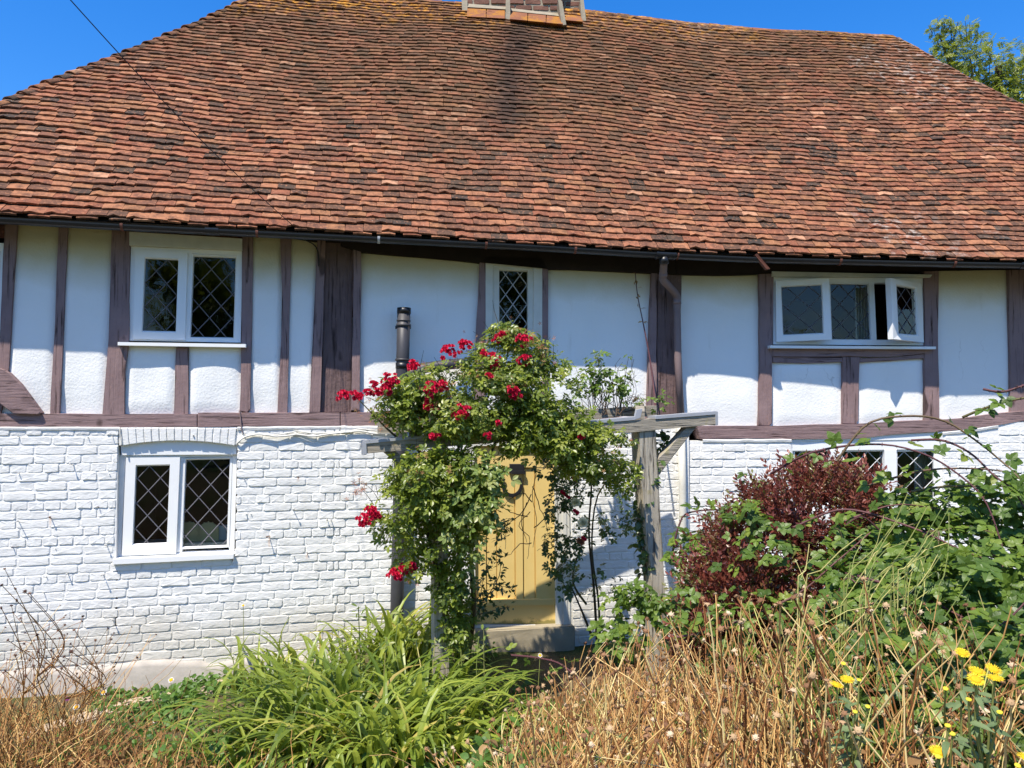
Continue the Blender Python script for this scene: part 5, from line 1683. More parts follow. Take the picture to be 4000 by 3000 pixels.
DT = thing('dead_shoots', tuple(G(2100, 2520)), 'thin bare twigs and a few leaves hanging across the yellow door', 'twigs')
acc = Acc(); al = Acc()
for path in ([D(2085, 1700, 5.9), D(2090, 1850, 6.1), D(2075, 1950, 6.2), D(2085, 2050, 6.3), D(2070, 2150, 6.3)], [D(2075, 1930, 6.2), D(2040, 2000, 6.25), D(1980, 2060, 6.3), D(1970, 2150, 6.3)], [D(2080, 1960, 6.2), D(2050, 1930, 6.2), D(2000, 1960, 6.2), D(1970, 2000, 6.2)],
             [D(2070, 2000, 6.25), D(2020, 2050, 6.3), D(2060, 2100, 6.3), D(2050, 2180, 6.3)], [D(2085, 2060, 6.3), D(2130, 2020, 6.3), D(2160, 1970, 6.2)], [D(2075, 2120, 6.3), D(2030, 2130, 6.3), D(1990, 2170, 6.3), D(1960, 2150, 6.3)],
             [D(2080, 1900, 6.1), D(2120, 2000, 6.2), D(2140, 2080, 6.2)], [D(2060, 2020, 6.2), D(2000, 2010, 6.2), D(1960, 1980, 6.2)], [D(2060, 1960, 6.2), D(2030, 2040, 6.25), D(2040, 2110, 6.3)]):
    P = spline(path, 14); P += np.cumsum(RNG.normal(size=P.shape) * .004, 0)
    tubes(acc, P[None], np.linspace(.0045, .0018, 14)[None], np.array([RNG.random()]), 4)
acc.build('twig', M['twig'], DT, False)
for path, k in (([D(1860, 2400, 5.95), D(1900, 2330, 5.9), D(1960, 2290, 5.9), D(2010, 2310, 5.9)], 46), ([D(1870, 2380, 5.95), D(1890, 2250, 5.9), D(1930, 2150, 5.9)], 44), ([D(1880, 2360, 5.95), D(1950, 2250, 5.9), D(1950, 2140, 5.95)], 34), ([D(1870, 2400, 5.9), D(1990, 2370, 5.9)], 26), ([D(1950, 2060, 5.9), D(1990, 2030, 5.9), D(1940, 2110, 5.9)], 30)):
    leaves_on(al, SMALL, path, k * 2, .045, .05); stem_obj('twig', path, .004, .002, M['twig'], DT, 10, 4)
al.build('foliage', M['dark_leaf'], DT, False, kind='stuff')

TS = thing('twiggy_climber', tuple(D(2400, 1600, 6.6)), 'sparse twiggy climber with yellow buds rising above the right pergola end', 'climber')
acc = Acc(); al = Acc(); ab = Acc()
for k in range(42):
    bx_, tx_ = RNG.uniform(2290, 2460), 0
    tx_ = bx_ + RNG.normal(0, 50); ty_ = RNG.uniform(1380, 1530)
    p = [D(bx_, 1620, 6.45 + RNG.uniform(-.15, .1)), D((bx_ + tx_) / 2 + RNG.normal(0, 20), (1610 + ty_) / 2, 6.4), D(tx_, ty_, 6.35)]
    P = spline(p, 10) + RNG.normal(size=(10, 3)) * .006
    tubes(acc, P[None], np.linspace(.0035, .0015, 10)[None], np.array([RNG.random()]), 4)
    if k % 2: leaves_on(al, ROSE3, p[1:] + [p[2] + Vector((0, 0, .02))], 9, .085, .05)
    if k % 5 == 0: put_leaves(ab, SMALL, np.array([p[2]] * 5) + RNG.normal(size=(5, 3)) * .006, nrm(RNG.normal(size=(5, 3))), .035)
for k in range(16):
    a = D(RNG.uniform(2430, 2480), RNG.uniform(1540, 1600), 6.4); b = D(RNG.uniform(2480, 2540), RNG.uniform(1530, 1600), 6.35)
    P = spline([a, (Vector(a) + Vector(b)) / 2 + Vector((0, 0, .03)), b], 8) + RNG.normal(size=(8, 3)) * .008
    tubes(acc, P[None], np.full((1, 8), .0018), np.array([RNG.random()]), 3)
leaves_on(al, ROSE3, [D(2490, 1560, 6.35), D(2580, 1580, 6.3), D(2570, 1530, 6.3)], 22, .08, .06)
acc.build('twigs', M['twig'], TS, False, kind='stuff'); al.build('foliage', M['bram_leaf'], TS, False, kind='stuff'); ab.build('buds', M['pale_leaf'], TS, False, kind='stuff')
lp = [D(2560, 1600, 6.6), D(2552, 1500, 6.75), D(2535, 1380, 6.85), D(2512, 1260, 6.92), D(2490, 1150, 6.95), D(2482, 1064, 6.95)]
stem_obj('shoot', lp, .009, .004, M['cane'], TS, 22, 5, 'long bare shoot reaching up to the eave')
al = Acc(); leaves_on(al, SMALL, lp[3:], 14, .045, .03); al.build('withered_leaves', M['dryleaf'], TS, False, kind='stuff')

IV = thing('ivy', tuple(D(2550, 2500, 6.0)), 'ivy creeping up the right post of the pergola', 'ivy')
al = Acc()
for path, k in (([D(2525, 2240, 5.95), D(2510, 2050, 5.95), D(2540, 1900, 5.95), D(2560, 1800, 5.95)], 130), ([D(2500, 2150, 6.0), D(2490, 2000, 6.0), D(2500, 1880, 6.0)], 80), ([D(2560, 1760, 6.0), D(2610, 1720, 6.05), D(2560, 1690, 6.05)], 40)):
    leaves_on(al, WEED, path, k, .055, .06); stem_obj('stem', path, .006, .003, M['twig'], IV, 14, 5)
al.build('foliage', M['dark_leaf'], IV, False, kind='stuff')

# ------------------------------------------------------------------ berberis
BB = thing('berberis_bush', tuple(G(3050, 2620)), 'dark red leaved berberis bush below the right hand window', 'bush')
acc = Acc()
for i, (px, py, Y, rx, rz, ry, n) in enumerate([(2990, 2130, 4.9, 220, 130, .36, 760), (3230, 2030, 4.9, 170, 115, .34, 560), (3060, 1965, 4.95, 110, 60, .2, 190), (2860, 2120, 4.85, 90, 60, .2, 110), (3350, 2060, 4.85, 80, 90, .2, 130), (3250, 1890, 4.95, 50, 40, .12, 46), (2960, 1950, 4.95, 60, 40, .14, 50), (2860, 2330, 4.7, 190, 190, .38, 800), (3300, 2180, 4.75, 200, 150, .35, 600),
                                             (2790, 2530, 4.6, 130, 150, .3, 420), (3020, 2400, 4.6, 220, 190, .38, 800), (3140, 1900, 4.95, 90, 50, .18, 130), (3330, 1930, 4.9, 80, 60, .2, 150), (2990, 2570, 4.5, 200, 130, .3, 420)]):
    c, r = pxblob(px, py, Y, rx, rz, ry); P, d = blob_pts(c, r, int(n * 1.3), -.06, 8.5, i * 1.3)
    t = nrm(d * .8 + np.array([0, -.1, .9]) + RNG.normal(size=P.shape) * .45); nn = nrm(RNG.normal(size=P.shape) + np.array([0, -1., .3]))
    acc.copies(SPRIG[0], SPRIG[1], frames(t, nn) * RNG.uniform(.11, .19, len(P))[:, None, None], P, RNG.random(len(P)))
for _ in range(150):      # long uneven shoots
    px, py = RNG.uniform(2750, 3420), 0; py = np.interp(px, [2750, 2900, 3050, 3250, 3420], [2330, 2030, 1930, 1900, 2000]) + RNG.uniform(0, 260)
    p = np.array(D(px, py, 4.75)); q = p + np.array([RNG.normal(0, .05), -.03, RNG.uniform(.08, .22)])
    n_ = 4; Q = p + (q - p) * np.linspace(0, 1, n_)[:, None]; t = np.repeat(nrm(q - p)[None], n_, 0) + RNG.normal(size=(n_, 3)) * .1; nn = nrm(RNG.normal(size=(n_, 3)) + np.array([0, -1., 0]))
    acc.copies(SPRIG[0], SPRIG[1], frames(t, nn) * RNG.uniform(.07, .10), Q, RNG.random(n_) * .8 + .2)
acc.build('foliage', M['berb'], BB, False, kind='stuff')
g = Vector(G(3050, 2620))
for k in range(12):
    e = D(RNG.uniform(2750, 3350), RNG.uniform(1900, 2300), 4.8)
    stem_obj('stem', [g + Vector((RNG.uniform(-.2, .2), RNG.uniform(-.1, .1), 0)), (g + Vector(e)) / 2 + Vector((RNG.uniform(-.1, .1), .05, .1)), e], .009, .003, M['twig'], BB, 10, 5)

# ------------------------------------------------------------------ bramble
BM = thing('bramble_bush', tuple(G(3700, 2750)), 'tall green bramble thicket with arching purple canes before the right end', 'bush')
bl = []; acc = Acc()
for i, (px, py, Y, rx, rz, ry, n) in enumerate([(3740, 2130, 4.3, 290, 110, .4, 240), (3520, 2330, 3.9, 260, 170, .4, 300), (3880, 2330, 3.6, 260, 210, .4, 300), (3380, 2480, 3.7, 240, 190, .35, 190), (3660, 2560, 3.3, 330, 200, .35, 260), (3960, 2650, 3.1, 200, 250, .3, 170),
                                             (3250, 2700, 3.5, 230, 160, .3, 100), (3940, 2030, 4.3, 130, 80, .3, 90), (3450, 2060, 4.7, 150, 60, .25, 70), (3600, 1980, 4.6, 140, 40, .25, 34), (2900, 2010, 4.75, 70, 50, .2, 26), (2740, 2140, 5.1, 100, 60, .25, 34), (2600, 2340, 5.2, 95, 80, .2, 44),
                                             (2470, 2340, 5.3, 95, 70, .2, 36), (2690, 2200, 5.1, 60, 90, .2, 30), (3480, 2800, 3.1, 300, 180, .3, 120), (3800, 2850, 2.9, 250, 150, .25, 120), (3340, 1850, 4.7, 90, 40, .2, 10), (2420, 2480, 5.1, 100, 60, .2, 34), (3080, 2250, 4.35, 250, 220, .15, 40), (2950, 2480, 4.2, 240, 170, .15, 50), (3000, 2050, 4.45, 200, 90, .12, 8), (3380, 2150, 4.4, 130, 160, .2, 60), (2700, 2420, 4.6, 110, 110, .15, 30), (3650, 1960, 4.4, 200, 50, .2, 50), (3900, 1930, 4.3, 140, 50, .2, 40)]):
    c, r = pxblob(px, py, Y, rx, rz, ry); P, d = blob_pts(c, r, int(n * 2.3), -.24, 5.5, i * .9, 2.6)
    t, nn = leaf_dirs(P, d, up=.8, out=.45, rnd=.7, droop=.35); s = RNG.uniform(.06, .13, len(P))
    for q in range(len(P)): bl.append((P[q], t[q], nn[q], s[q]))
canes = [[D(3270, 1800, 4.3), D(3390, 1655, 4.25), D(3560, 1625, 4.2), D(3690, 1645, 4.2), D(3800, 1712, 4.15), D(3910, 1800, 4.1), D(3990, 1880, 4.0), D(4080, 2050, 4.0)],
         [D(3010, 1850, 4.6), D(3180, 1765, 4.4), D(3420, 1735, 4.3), D(3600, 1770, 4.2), D(3740, 1850, 4.1), D(3850, 1960, 4.0), D(3920, 2150, 3.9)],
         [D(3560, 1720, 4.4), D(3680, 1720, 4.3), D(3790, 1770, 4.2), D(3880, 1855, 4.1), D(3970, 1930, 4.0), D(4060, 2100, 3.9)],
         [D(3760, 1630, 4.2), D(3860, 1590, 4.1), D(4000, 1555, 4.0), D(4120, 1560, 3.9), D(4230, 1700, 3.8)], [D(3840, 1520, 4.1), D(3920, 1530, 4.05), D(4040, 1500, 4.0), D(4160, 1550, 3.9)],
         [D(2640, 2490, 4.3), D(2820, 2450, 4.2), D(3100, 2330, 4.15), D(3260, 2200, 4.1), D(3400, 2080, 4.2)], [D(3100, 2060, 4.4), D(3300, 1990, 4.3), D(3560, 2060, 4.1), D(3760, 2150, 3.9), D(3900, 2200, 3.8)],
         [D(3380, 1900, 4.5), D(3600, 1840, 4.3), D(3800, 1830, 4.2), D(3990, 1850, 4.1)], [D(3560, 1920, 4.4), D(3700, 1900, 4.3), D(3860, 1900, 4.2), D(4040, 1900, 4.1)], [D(2620, 2200, 5.3), D(2650, 2060, 5.3), D(2700, 2000, 5.3), D(2900, 1990, 5.2)],
         [D(2960, 2060, 5.1), D(2950, 1920, 5.1), D(2920, 1830, 5.1)], [D(2000, 2560, 4.9), D(2100, 2570, 4.7), D(2200, 2600, 4.5), D(2300, 2700, 4.3)], [D(3000, 2800, 3.6), D(3300, 2700, 3.4), D(3600, 2620, 3.2), D(3900, 2450, 3.1), D(4050, 2300, 3.1)],
         [D(3350, 2250, 3.8), D(3600, 2330, 3.6), D(3900, 2500, 3.3), D(4050, 2650, 3.2)]]
for c_ in canes:
    ob_ = stem_obj('cane', c_, .0075, .0035, M['cane'], BM, 26, 6)
    P = spline(c_, 60)
    n = max(4, int(np.linalg.norm(np.diff(P, axis=0), axis=1).sum() / .085))
    for q in RNG.integers(2, 59, n):
        d = nrm(RNG.normal(size=3) + np.array([0, -.2, .4])); t, nn = leaf_dirs((P[q] + d * .03)[None], d[None], up=.8, droop=.3)
        bl.append((P[q] + d * .02, t[0], nn[0], RNG.uniform(.07, .13)))
    # thorns
    tacc = Acc(); m_ = 60; qi = RNG.integers(0, 59, m_); dd = nrm(RNG.normal(size=(m_, 3)))
    tacc.copies(np.array([(-.35, 0, 0), (.35, 0, 0), (0, 1, 0), (0, 0, .35)]), np.array([(0, 1, 2), (0, 2, 3), (1, 3, 2)]), frames(dd, nrm(RNG.normal(size=(m_, 3)))) * .011, P[qi] + dd * .004, RNG.random(m_))
    tacc.build('thorns', M['cane'], ob_, False, kind='stuff')
bl_d = np.array([np.linalg.norm(b[0]) for b in bl]); bo = np.argsort(bl_d / np.array([b[3] for b in bl]))
BLM = []
for tm in (BRAM3, BRAM5):
    me = bpy.data.meshes.new('leaf'); me.from_pydata([tuple(p) for p in tm[0]], [], [tuple(f) for f in tm[1]]); me.materials.append(M['bram_leaf1']); me.update(); BLM.append(me)
bpx = np.array([proj(b[0]) for b in bl])
cnt = 0; rest = []
for i in bo:
    P, t, n, s = bl[i]
    fr = frames(t[None], n[None])[0] * s
    if cnt < 290 and -20 < bpx[i][0] < 4020 and bpx[i][1] < 3010:
        cnt += 1
        o = bpy.data.objects.new('leaf', BLM[0 if cnt % 4 else 1]); link(o, BM)
        o.matrix_basis = Matrix.Translation(Vector(P) - BM.location + BM.location) @ Matrix([[fr[r][c] for c in range(3)] for r in range(3)]).to_4x4()
    else: rest.append(i)
for tm, sl in ((BRAM3, [i for i in rest if i % 4]), (BRAM5, [i for i in rest if i % 4 == 0])):
    acc.copies(tm[0], tm[1], np.stack([frames(bl[i][1][None], bl[i][2][None])[0] * bl[i][3] for i in sl]), np.stack([bl[i][0] for i in sl]), RNG.random(len(sl)) * .97)
acc.build('foliage', M['bram_leaf'], BM, False, kind='stuff')
acc = Acc()
for k in range(70):
    px = RNG.uniform(3250, 4050); py = RNG.uniform(2000, 2800); Y = 4.2 - (py - 2000) * .0014
    p = D(px, py, Y + .1); q = np.array(p) + np.array([RNG.normal(0, .25), RNG.normal(0, .1), RNG.uniform(-.35, .1)])
    P = spline([p, (np.array(p) + q) / 2 + np.array([0, 0, .06]), q], 8); tubes(acc, P[None], np.linspace(.005, .003, 8)[None], np.array([RNG.random()]), 4)
acc.build('inner_canes', M['cane'], BM, False, kind='stuff')

# ------------------------------------------------------------------ strap leaved clump (montbretia / iris) before the wall
def blade_t(seed):
    rr = np.random.default_rng(seed); n = 9
    th0 = rr.uniform(.02, .25); th1 = rr.uniform(1.3, 2.9); pw = rr.uniform(1.3, 2.4); tw = rr.uniform(-.5, .5)
    p = np.zeros(3); C = [p.copy()]; A = []
    for i in range(n):
        s = (i + .5) / n; th = th0 + (th1 - th0) * s ** pw
        p = p + np.array([0, math.sin(th), math.cos(th)]) / n; C.append(p.copy())
    C = np.array(C); V = []
    for i, c in enumerate(C):
        s = i / n; w = .5 * (.55 + .45 * min(1, s * 4)) * (1 - s ** 3.2) + .01
        a = tw * s; side = np.array([math.cos(a), math.sin(a) * .3, 0]); tng = np.gradient(C, axis=0)[i]; nn = nrm(np.cross(side, tng))
        V += [c - side * w * .054 + nn * w * .016, c, c + side * w * .054 + nn * w * .012]
    F = []
    for i in range(n):
        k = i * 3; F += [(k, k + 1, k + 4, k + 3), (k + 1, k + 2, k + 5, k + 4)]
    return np.array(V), np.array(F)
BLD = [blade_t(900 + i) for i in range(14)]
BLDM = []
for tm in BLD:
    me = bpy.data.meshes.new('leaf'); me.from_pydata([tuple(p) for p in tm[0]], [], [tuple(f) for f in tm[1]]); me.materials.append(M['iris1']); me.update(); BLDM.append(me)
def clump(root, spec, nsingle, rest_name='leaves', m='iris'):
    """spec rows: base xy, z rotation, lean, length, variant"""
    spec = sorted(spec, key=lambda a: math.hypot(a[0], a[1]) - .15 * a[4])
    acc = Acc(); k = 0
    for (x, y, rz, lean, L, v) in spec:
        z = float(gz(x, y)) - .02
        Mt = Matrix.Rotation(rz, 3, 'Z') @ Matrix.Rotation(-lean, 3, 'X') @ Matrix.Diagonal((L * RNG.uniform(.8, 1.15), L, L))
        if k < nsingle:
            o = bpy.data.objects.new('leaf', BLDM[v]); link(o, root); o.matrix_basis = Matrix.Translation((x, y, z)) @ Mt.to_4x4()
        else:
            acc.copies(BLD[v][0], BLD[v][1], np.array(Mt)[None], np.array([[x, y, z]]), np.array([RNG.random() * .95]))
        k += 1
    if acc.n: acc.build(rest_name, M[m], root, False, kind='stuff')
IC = thing('iris_clump', tuple(G(1380, 2850)), 'large clump of arching bright green strap leaves left of the doorstep', 'plant')
spec = []
for cx, cy, rx, ry, n, L0, L1 in ((-.98, 4.7, .55, .35, 190, .5, .95), (-.55, 4.6, .35, .3, 95, .5, .85), (-1.3, 5.15, .45, .3, 120, .45, .75), (-.75, 5.4, .5, .25, 170, .45, .75), (-1.2, 4.45, .3, .22, 110, .4, .65), (-.25, 4.85, .25, .25, 70, .4, .6), (-.62, 4.15, .5, .2, 120, .45, .7), (-1.35, 4.3, .3, .2, 50, .4, .6)):
    for _ in range(n):
        a = RNG.uniform(0, 2 * math.pi); r = RNG.random() ** .6
        x, y = cx + rx * r * math.cos(a), cy + ry * r * math.sin(a)
        rz = math.atan2(-(x - cx) + RNG.normal(0, .25), (y - cy) + RNG.normal(0, .25) - .12)
        spec.append((x, y, rz, RNG.uniform(.05, .6) * r + RNG.normal(0, .08), RNG.uniform(L0, L1), RNG.integers(0, 14)))
clump(IC, spec, 290)
acc = Acc(); accp = Acc()
for px, py in ((1560, 2390), (1510, 2490), (1625, 2500), (1700, 2490), (1330, 2500), (1890, 2460), (1470, 2600), (1800, 2540), (1400, 2370), (1870, 2490), (1230, 2560)):
    Y = RNG.uniform(4.9, 5.4); t = np.array(D(px, py, Y)); b = np.array([t[0] + RNG.normal(0, .12), t[1] + RNG.normal(0, .1), 0]); b[2] = gz(b[0], b[1])
    P = spline([b, (b + t) / 2 + RNG.normal(size=3) * .03, t], 9); tubes(acc, P[None], np.full((1, 9), .0035), np.array([RNG.random()]), 4)
    for _ in range(7):
        f = RNG.uniform(-.10, .0); q = t + (t - b) / np.linalg.norm(t - b) * f
        put_leaves(accp, leaf_t(3, .22, .5, 0, .5, 0), (q + RNG.normal(size=3) * .01)[None], np.array([[0, 0, 1.]]), .05)
acc.build('seed_stalk', M['greenstem'], IC, False); accp.build('seed_pods', M['pale_leaf'], IC, False, kind='stuff')
IC2 = thing('iris_clump', tuple(G(1620, 2620)), 'smaller upright clump of dark sword leaves at the foot of the vent pipe', 'plant')
spec = []
for cx, cy, rx, ry, n, L0, L1 in ((-.92, 6.0, .16, .14, 90, .5, .85), (-.62, 6.1, .16, .1, 60, .4, .75)):
    for _ in range(n):
        x, y = cx + RNG.normal(0, rx * .6), cy + RNG.normal(0, ry * .6)
        spec.append((x, y, RNG.uniform(0, 6.28), RNG.normal(0, .12), RNG.uniform(L0, L1), RNG.integers(0, 14)))
clump(IC2, spec, 100)
IC3 = thing('iris_clump', tuple(G(1100, 2660)), 'thin scattered sword leaves standing before the white brick wall', 'plant')
spec = []
for _ in range(110):
    x, y = RNG.uniform(-2.15, -1.15), RNG.uniform(5.5, 6.1)
    spec.append((x, y, RNG.uniform(0, 6.28), RNG.normal(0, .16), RNG.uniform(.35, .72), RNG.integers(0, 14)))
clump(IC3, spec, 110)

# ------------------------------------------------------------------ dried daisy stalks in front, right half
def head_t():
    V = []; F = []
    N = 9
    for j, (r, z) in enumerate(((.12, -.35), (.42, -.22), (.55, .05), (.38, .22), (.05, .28))):
        for i in range(N):
            a = 2 * math.pi * i / N; V.append((r * math.cos(a), r * math.sin(a), z))
    for j in range(4):
        for i in range(N): F.append((j * N + i, j * N + (i + 1) % N, (j + 1) * N + (i + 1) % N, (j + 1) * N + i))
    rr = np.random.default_rng(4)
    for i in range(11):
        a = 2 * math.pi * i / 11 + rr.normal(0, .12); L = rr.uniform(.15, .38); b = len(V); dz = rr.uniform(-.5, .25)
        c, s = math.cos(a), math.sin(a); px_, py_ = -s * .12, c * .12
        V += [(.5 * c - px_, .5 * s - py_, .0), (.5 * c + px_, .5 * s + py_, .0), ((.5 + L) * c + px_ * .6, (.5 + L) * s + py_ * .6, dz), ((.5 + L) * c - px_ * .6, (.5 + L) * s - py_ * .6, dz)]
        F.append((b, b + 1, b + 2, b + 3))
    return np.array(V), np.array(F)
HEAD = head_t()
BX = [1800, 1950, 2100, 2300, 2500, 2700, 2900, 3100, 3300, 3600, 4100]; BY = [2900, 2780, 2640, 2520, 2450, 2290, 2330, 2300, 2260, 2330, 2350]
def stalk_paths(n, xr, yr, hr, lean, lodged=.3, bound=True):
    out = []
    while len(out) < n:
        x, y = RNG.uniform(*xr), RNG.uniform(*yr); z = float(gz(x, y)) - .02
        h = RNG.uniform(*hr); la = RNG.normal(0, lean, 2); lo = RNG.random() < lodged
        d = np.array([la[0], la[1], 1.0]) if not lo else np.array([RNG.normal(0, .9), RNG.normal(0, .7), RNG.uniform(.25, .8)])
        d = nrm(d); m = 9; s = np.linspace(0, 1, m)[:, None]
        bend = RNG.normal(0, .22, 3) * np.array([1, 1, .5]); wig = np.cumsum(RNG.normal(size=(m, 3)), 0) * .010
        P = np.array([x, y, z]) + d * h * s + bend * h * s * s + wig * s
        P[:, 2] = np.maximum(P[:, 2], gz(P[:, 0], P[:, 1]) + .01)
        if bound:
            px, py = proj(P[-1])
            if py < np.interp(px, BX, BY) + RNG.uniform(-40, 60) or P[-1][1] < 1.6: continue
        out.append(P)
    return np.array(out)
P = np.concatenate([stalk_paths(2300, (-.15, 2.3), (2.5, 4.6), (.35, .75), .22, .35), stalk_paths(520, (.3, 2.4), (3.7, 5.0), (.4, 1.0), .15, .15), stalk_paths(330, (.7, 2.3), (2.7, 3.7), (.6, 1.05), .16, .12), stalk_paths(800, (-.1, 1.6), (2.3, 3.6), (.3, .65), .35, .6)])
# the longest of those nearest the lens are things of their own
ln = np.array([p[-1][2] - p[0][2] for p in P]); dn = np.linalg.norm(P[:, -1], axis=1); ppx, ppy = proj(P[:, -1])
okv = (ppx > 60) & (ppx < 3950) & (ppy < 2900) & (ln > .3)
sel = [i for i in np.argsort(dn - ln * .8) if okv[i]][:60]
rest = np.setdiff1d(np.arange(len(P)), sel)
acc = Acc(); tubes(acc, P[rest], np.repeat(np.linspace(.0030, .0016, 9)[None], len(rest), 0) * RNG.uniform(.75, 1.35, len(rest))[:, None], RNG.random(len(rest)), 4)
acc.build('dry_stalks', M['straw'], None, False, kind='stuff')
acc = Acc(); hs = rest[RNG.random(len(rest)) < .55]
ax = nrm(P[hs, -1] - P[hs, -2] + RNG.normal(size=(len(hs), 3)) * .03)
acc.copies(HEAD[0], HEAD[1], frames(nrm(RNG.normal(size=ax.shape)), ax)[:, :, :] * RNG.uniform(.011, .019, len(hs))[:, None, None], P[hs, -1], RNG.random(len(hs)))
acc.build('dry_seed_heads', M['seed'], None, False, kind='stuff')
for i in sel:
    t = thing('dry_daisy_stalk', tuple(P[i][0]), 'single straw brown daisy stalk with a withered seed head in the right foreground', 'dry stalk', 'dry daisy stalks in the right foreground')
    acc = Acc(); tubes(acc, P[i][None], (np.linspace(.0042, .0028, 9) * RNG.uniform(.85, 1.3))[None], np.array([RNG.random()]), 5); acc.build('stem', M['straw'], t, True)
    acc = Acc(); ax = nrm(P[i, -1] - P[i, -2] + RNG.normal(size=3) * .02)
    acc.copies(HEAD[0], HEAD[1], frames(nrm(RNG.normal(size=(1, 3))), ax[None]) * RNG.uniform(.014, .021), P[i, -1][None], RNG.random(1)); acc.build('seed_head', M['seed'], t, False)
acc = Acc()
for k in range(34):
    px, py = RNG.uniform(3050, 3720), RNG.uniform(2250, 2520); a = D(px, py, 3.3); b = D(px + RNG.uniform(20, 260), py - RNG.uniform(120, 360), 3.35 + RNG.uniform(-.1, .2))
    P_ = spline([a, (Vector(a) + Vector(b)) / 2 + Vector((RNG.normal(0, .03), 0, RNG.uniform(0, .05))), b], 9)
    base_ = np.array(a); g_ = float(gz(base_[0], base_[1])); root_ = np.array([[base_[0] + RNG.normal(0, .05), base_[1], g_]])
    P_ = np.concatenate([root_, P_]); P_ = spline(P_, 12)
    tubes(acc, P_[None], np.linspace(.0036, .0018, 12)[None], RNG.random(1), 4)
acc.build('yellowing_stalks', M['greenstem'], None, False, kind='stuff')
# withered leaves caught among the stalks, and green undergrowth beneath
acc = Acc(); n = 2600
x, y = RNG.uniform(-.2, 2.3, n), RNG.uniform(2.4, 4.7, n); z = gz(x, y) + RNG.random(n) ** 1.5 * .42
Q = np.stack([x, y, z], -1); qx, qy = proj(Q); Q = Q[qy > np.interp(qx, BX, BY) + 90]
put_leaves(acc, WEED, Q, nrm(RNG.normal(size=Q.shape)), .038, .5, rnd=1.5); acc.build('withered_leaves', M['dryleaf'], None, False, kind='stuff')
acc = Acc()
def weeds(n, xr, yr, hmax, size, keep=None, pw=1.5, f=2.4, gap=-.2, t=WEED, rlo=0., rhi=1.):
    x, y = RNG.uniform(*xr, n), RNG.uniform(*yr, n); g_ = gz(x, y)
    Q = np.stack([x, y, g_], -1); k = wob3(Q, f, 2.0) > gap; Q = Q[k]; h = RNG.random(len(Q)) ** pw * hmax * (.6 + .6 * (wob3(Q, 1.7, 1) > 0))
    Q[:, 2] += h
    if keep is not None: Q = Q[keep(Q)]
    put_leaves(acc, t, Q, nrm(RNG.normal(size=Q.shape) + np.array([0, -.2, .4])), size, .45, rnd=.9, rlo=rlo, rhi=rhi)
def under(Q):
    qx, qy = proj(Q); return qy > np.interp(qx, BX, BY) + 60
weeds(5200, (-.2, 3.2), (2.3, 4.9), .34, .05, under, 1.2)
weeds(2600, (.0, 1.3), (4.8, 6.6), .14, .05)
weeds(2600, (-2.6, -1.2), (5.35, 6.25), .10, .045, None, 1.2, 2.4, -.05)
weeds(1500, (-3.2, -1.0), (4.3, 5.9), .05, .035, None, 1.2, 3.0, .12)
weeds(2400, (-1.6, .3), (3.6, 5.3), .22, .05, None, 1.0)
weeds(4200, (-4.0, -1.1), (3.2, 4.9), .2, .035, None, 1.0, 2.4, -.3)
weeds(900, (.25, .85), (5.5, 6.45), .30, .06)
weeds(1100, (1.6, 3.5), (4.5, 6.6), .6, .06, None, .9)
weeds(2600, (-3.9, -1.2), (5.55, 6.2), .07, .045, None, 1.2, 2.2, -.12)
weeds(1200, (-3.6, -1.0), (4.2, 5.5), .04, .03, None, 1.2, 3.4, .05)
weeds(700, (-.35, .75), (6.05, 6.65), .22, .05, None, 1.3)
acc.build('weeds', M['weed'], None, False, kind='stuff')

# ------------------------------------------------------------------ brown dried growth, left foreground
P = np.concatenate([stalk_paths(900, (-3.6, -1.5), (3.3, 4.7), (.12, .38), .4, .6, False), stalk_paths(500, (-3.6, -2.2), (3.6, 5.2), (.15, .5), .3, .4, False), stalk_paths(300, (-1.9, -1.0), (3.3, 4.2), (.1, .3), .5, .6, False)])
P = np.concatenate([P, stalk_paths(420, (-3.7, -2.35), (3.7, 4.6), (.35, .8), .3, .35, False)])
acc = Acc(); ah = Acc(); hs = np.arange(len(P) - 420, len(P), 2); ax = nrm(P[hs, -1] - P[hs, -2] + .001)
ah.copies(HEAD[0], HEAD[1], frames(nrm(RNG.normal(size=ax.shape)), ax) * RNG.uniform(.008, .013, len(hs))[:, None, None], P[hs, -1], RNG.random(len(hs))); ah.build('dark_seed_heads', M['darkseed'], None, False, kind='stuff')
tubes(acc, P, np.repeat(np.linspace(.0028, .0013, 9)[None], len(P), 0), RNG.random(len(P)) * .8, 3); acc.build('dry_grass', M['straw'], None, False, kind='stuff')
acc = Acc(); n = 4200
x, y = RNG.uniform(-3.8, -1.1, n), RNG.uniform(3.2, 4.9, n); Q = np.stack([x, y, gz(x, y) + RNG.random(n) ** 1.4 * .22 * np.clip(1.2 - (x + 3.8) * .25, .3, 1)], -1)
put_leaves(acc, WEED, Q, nrm(RNG.normal(size=Q.shape)), .026, .5, rnd=1.6, rlo=0, rhi=.75); acc.build('fallen_leaves', M['dryleaf'], None, False, kind='stuff')
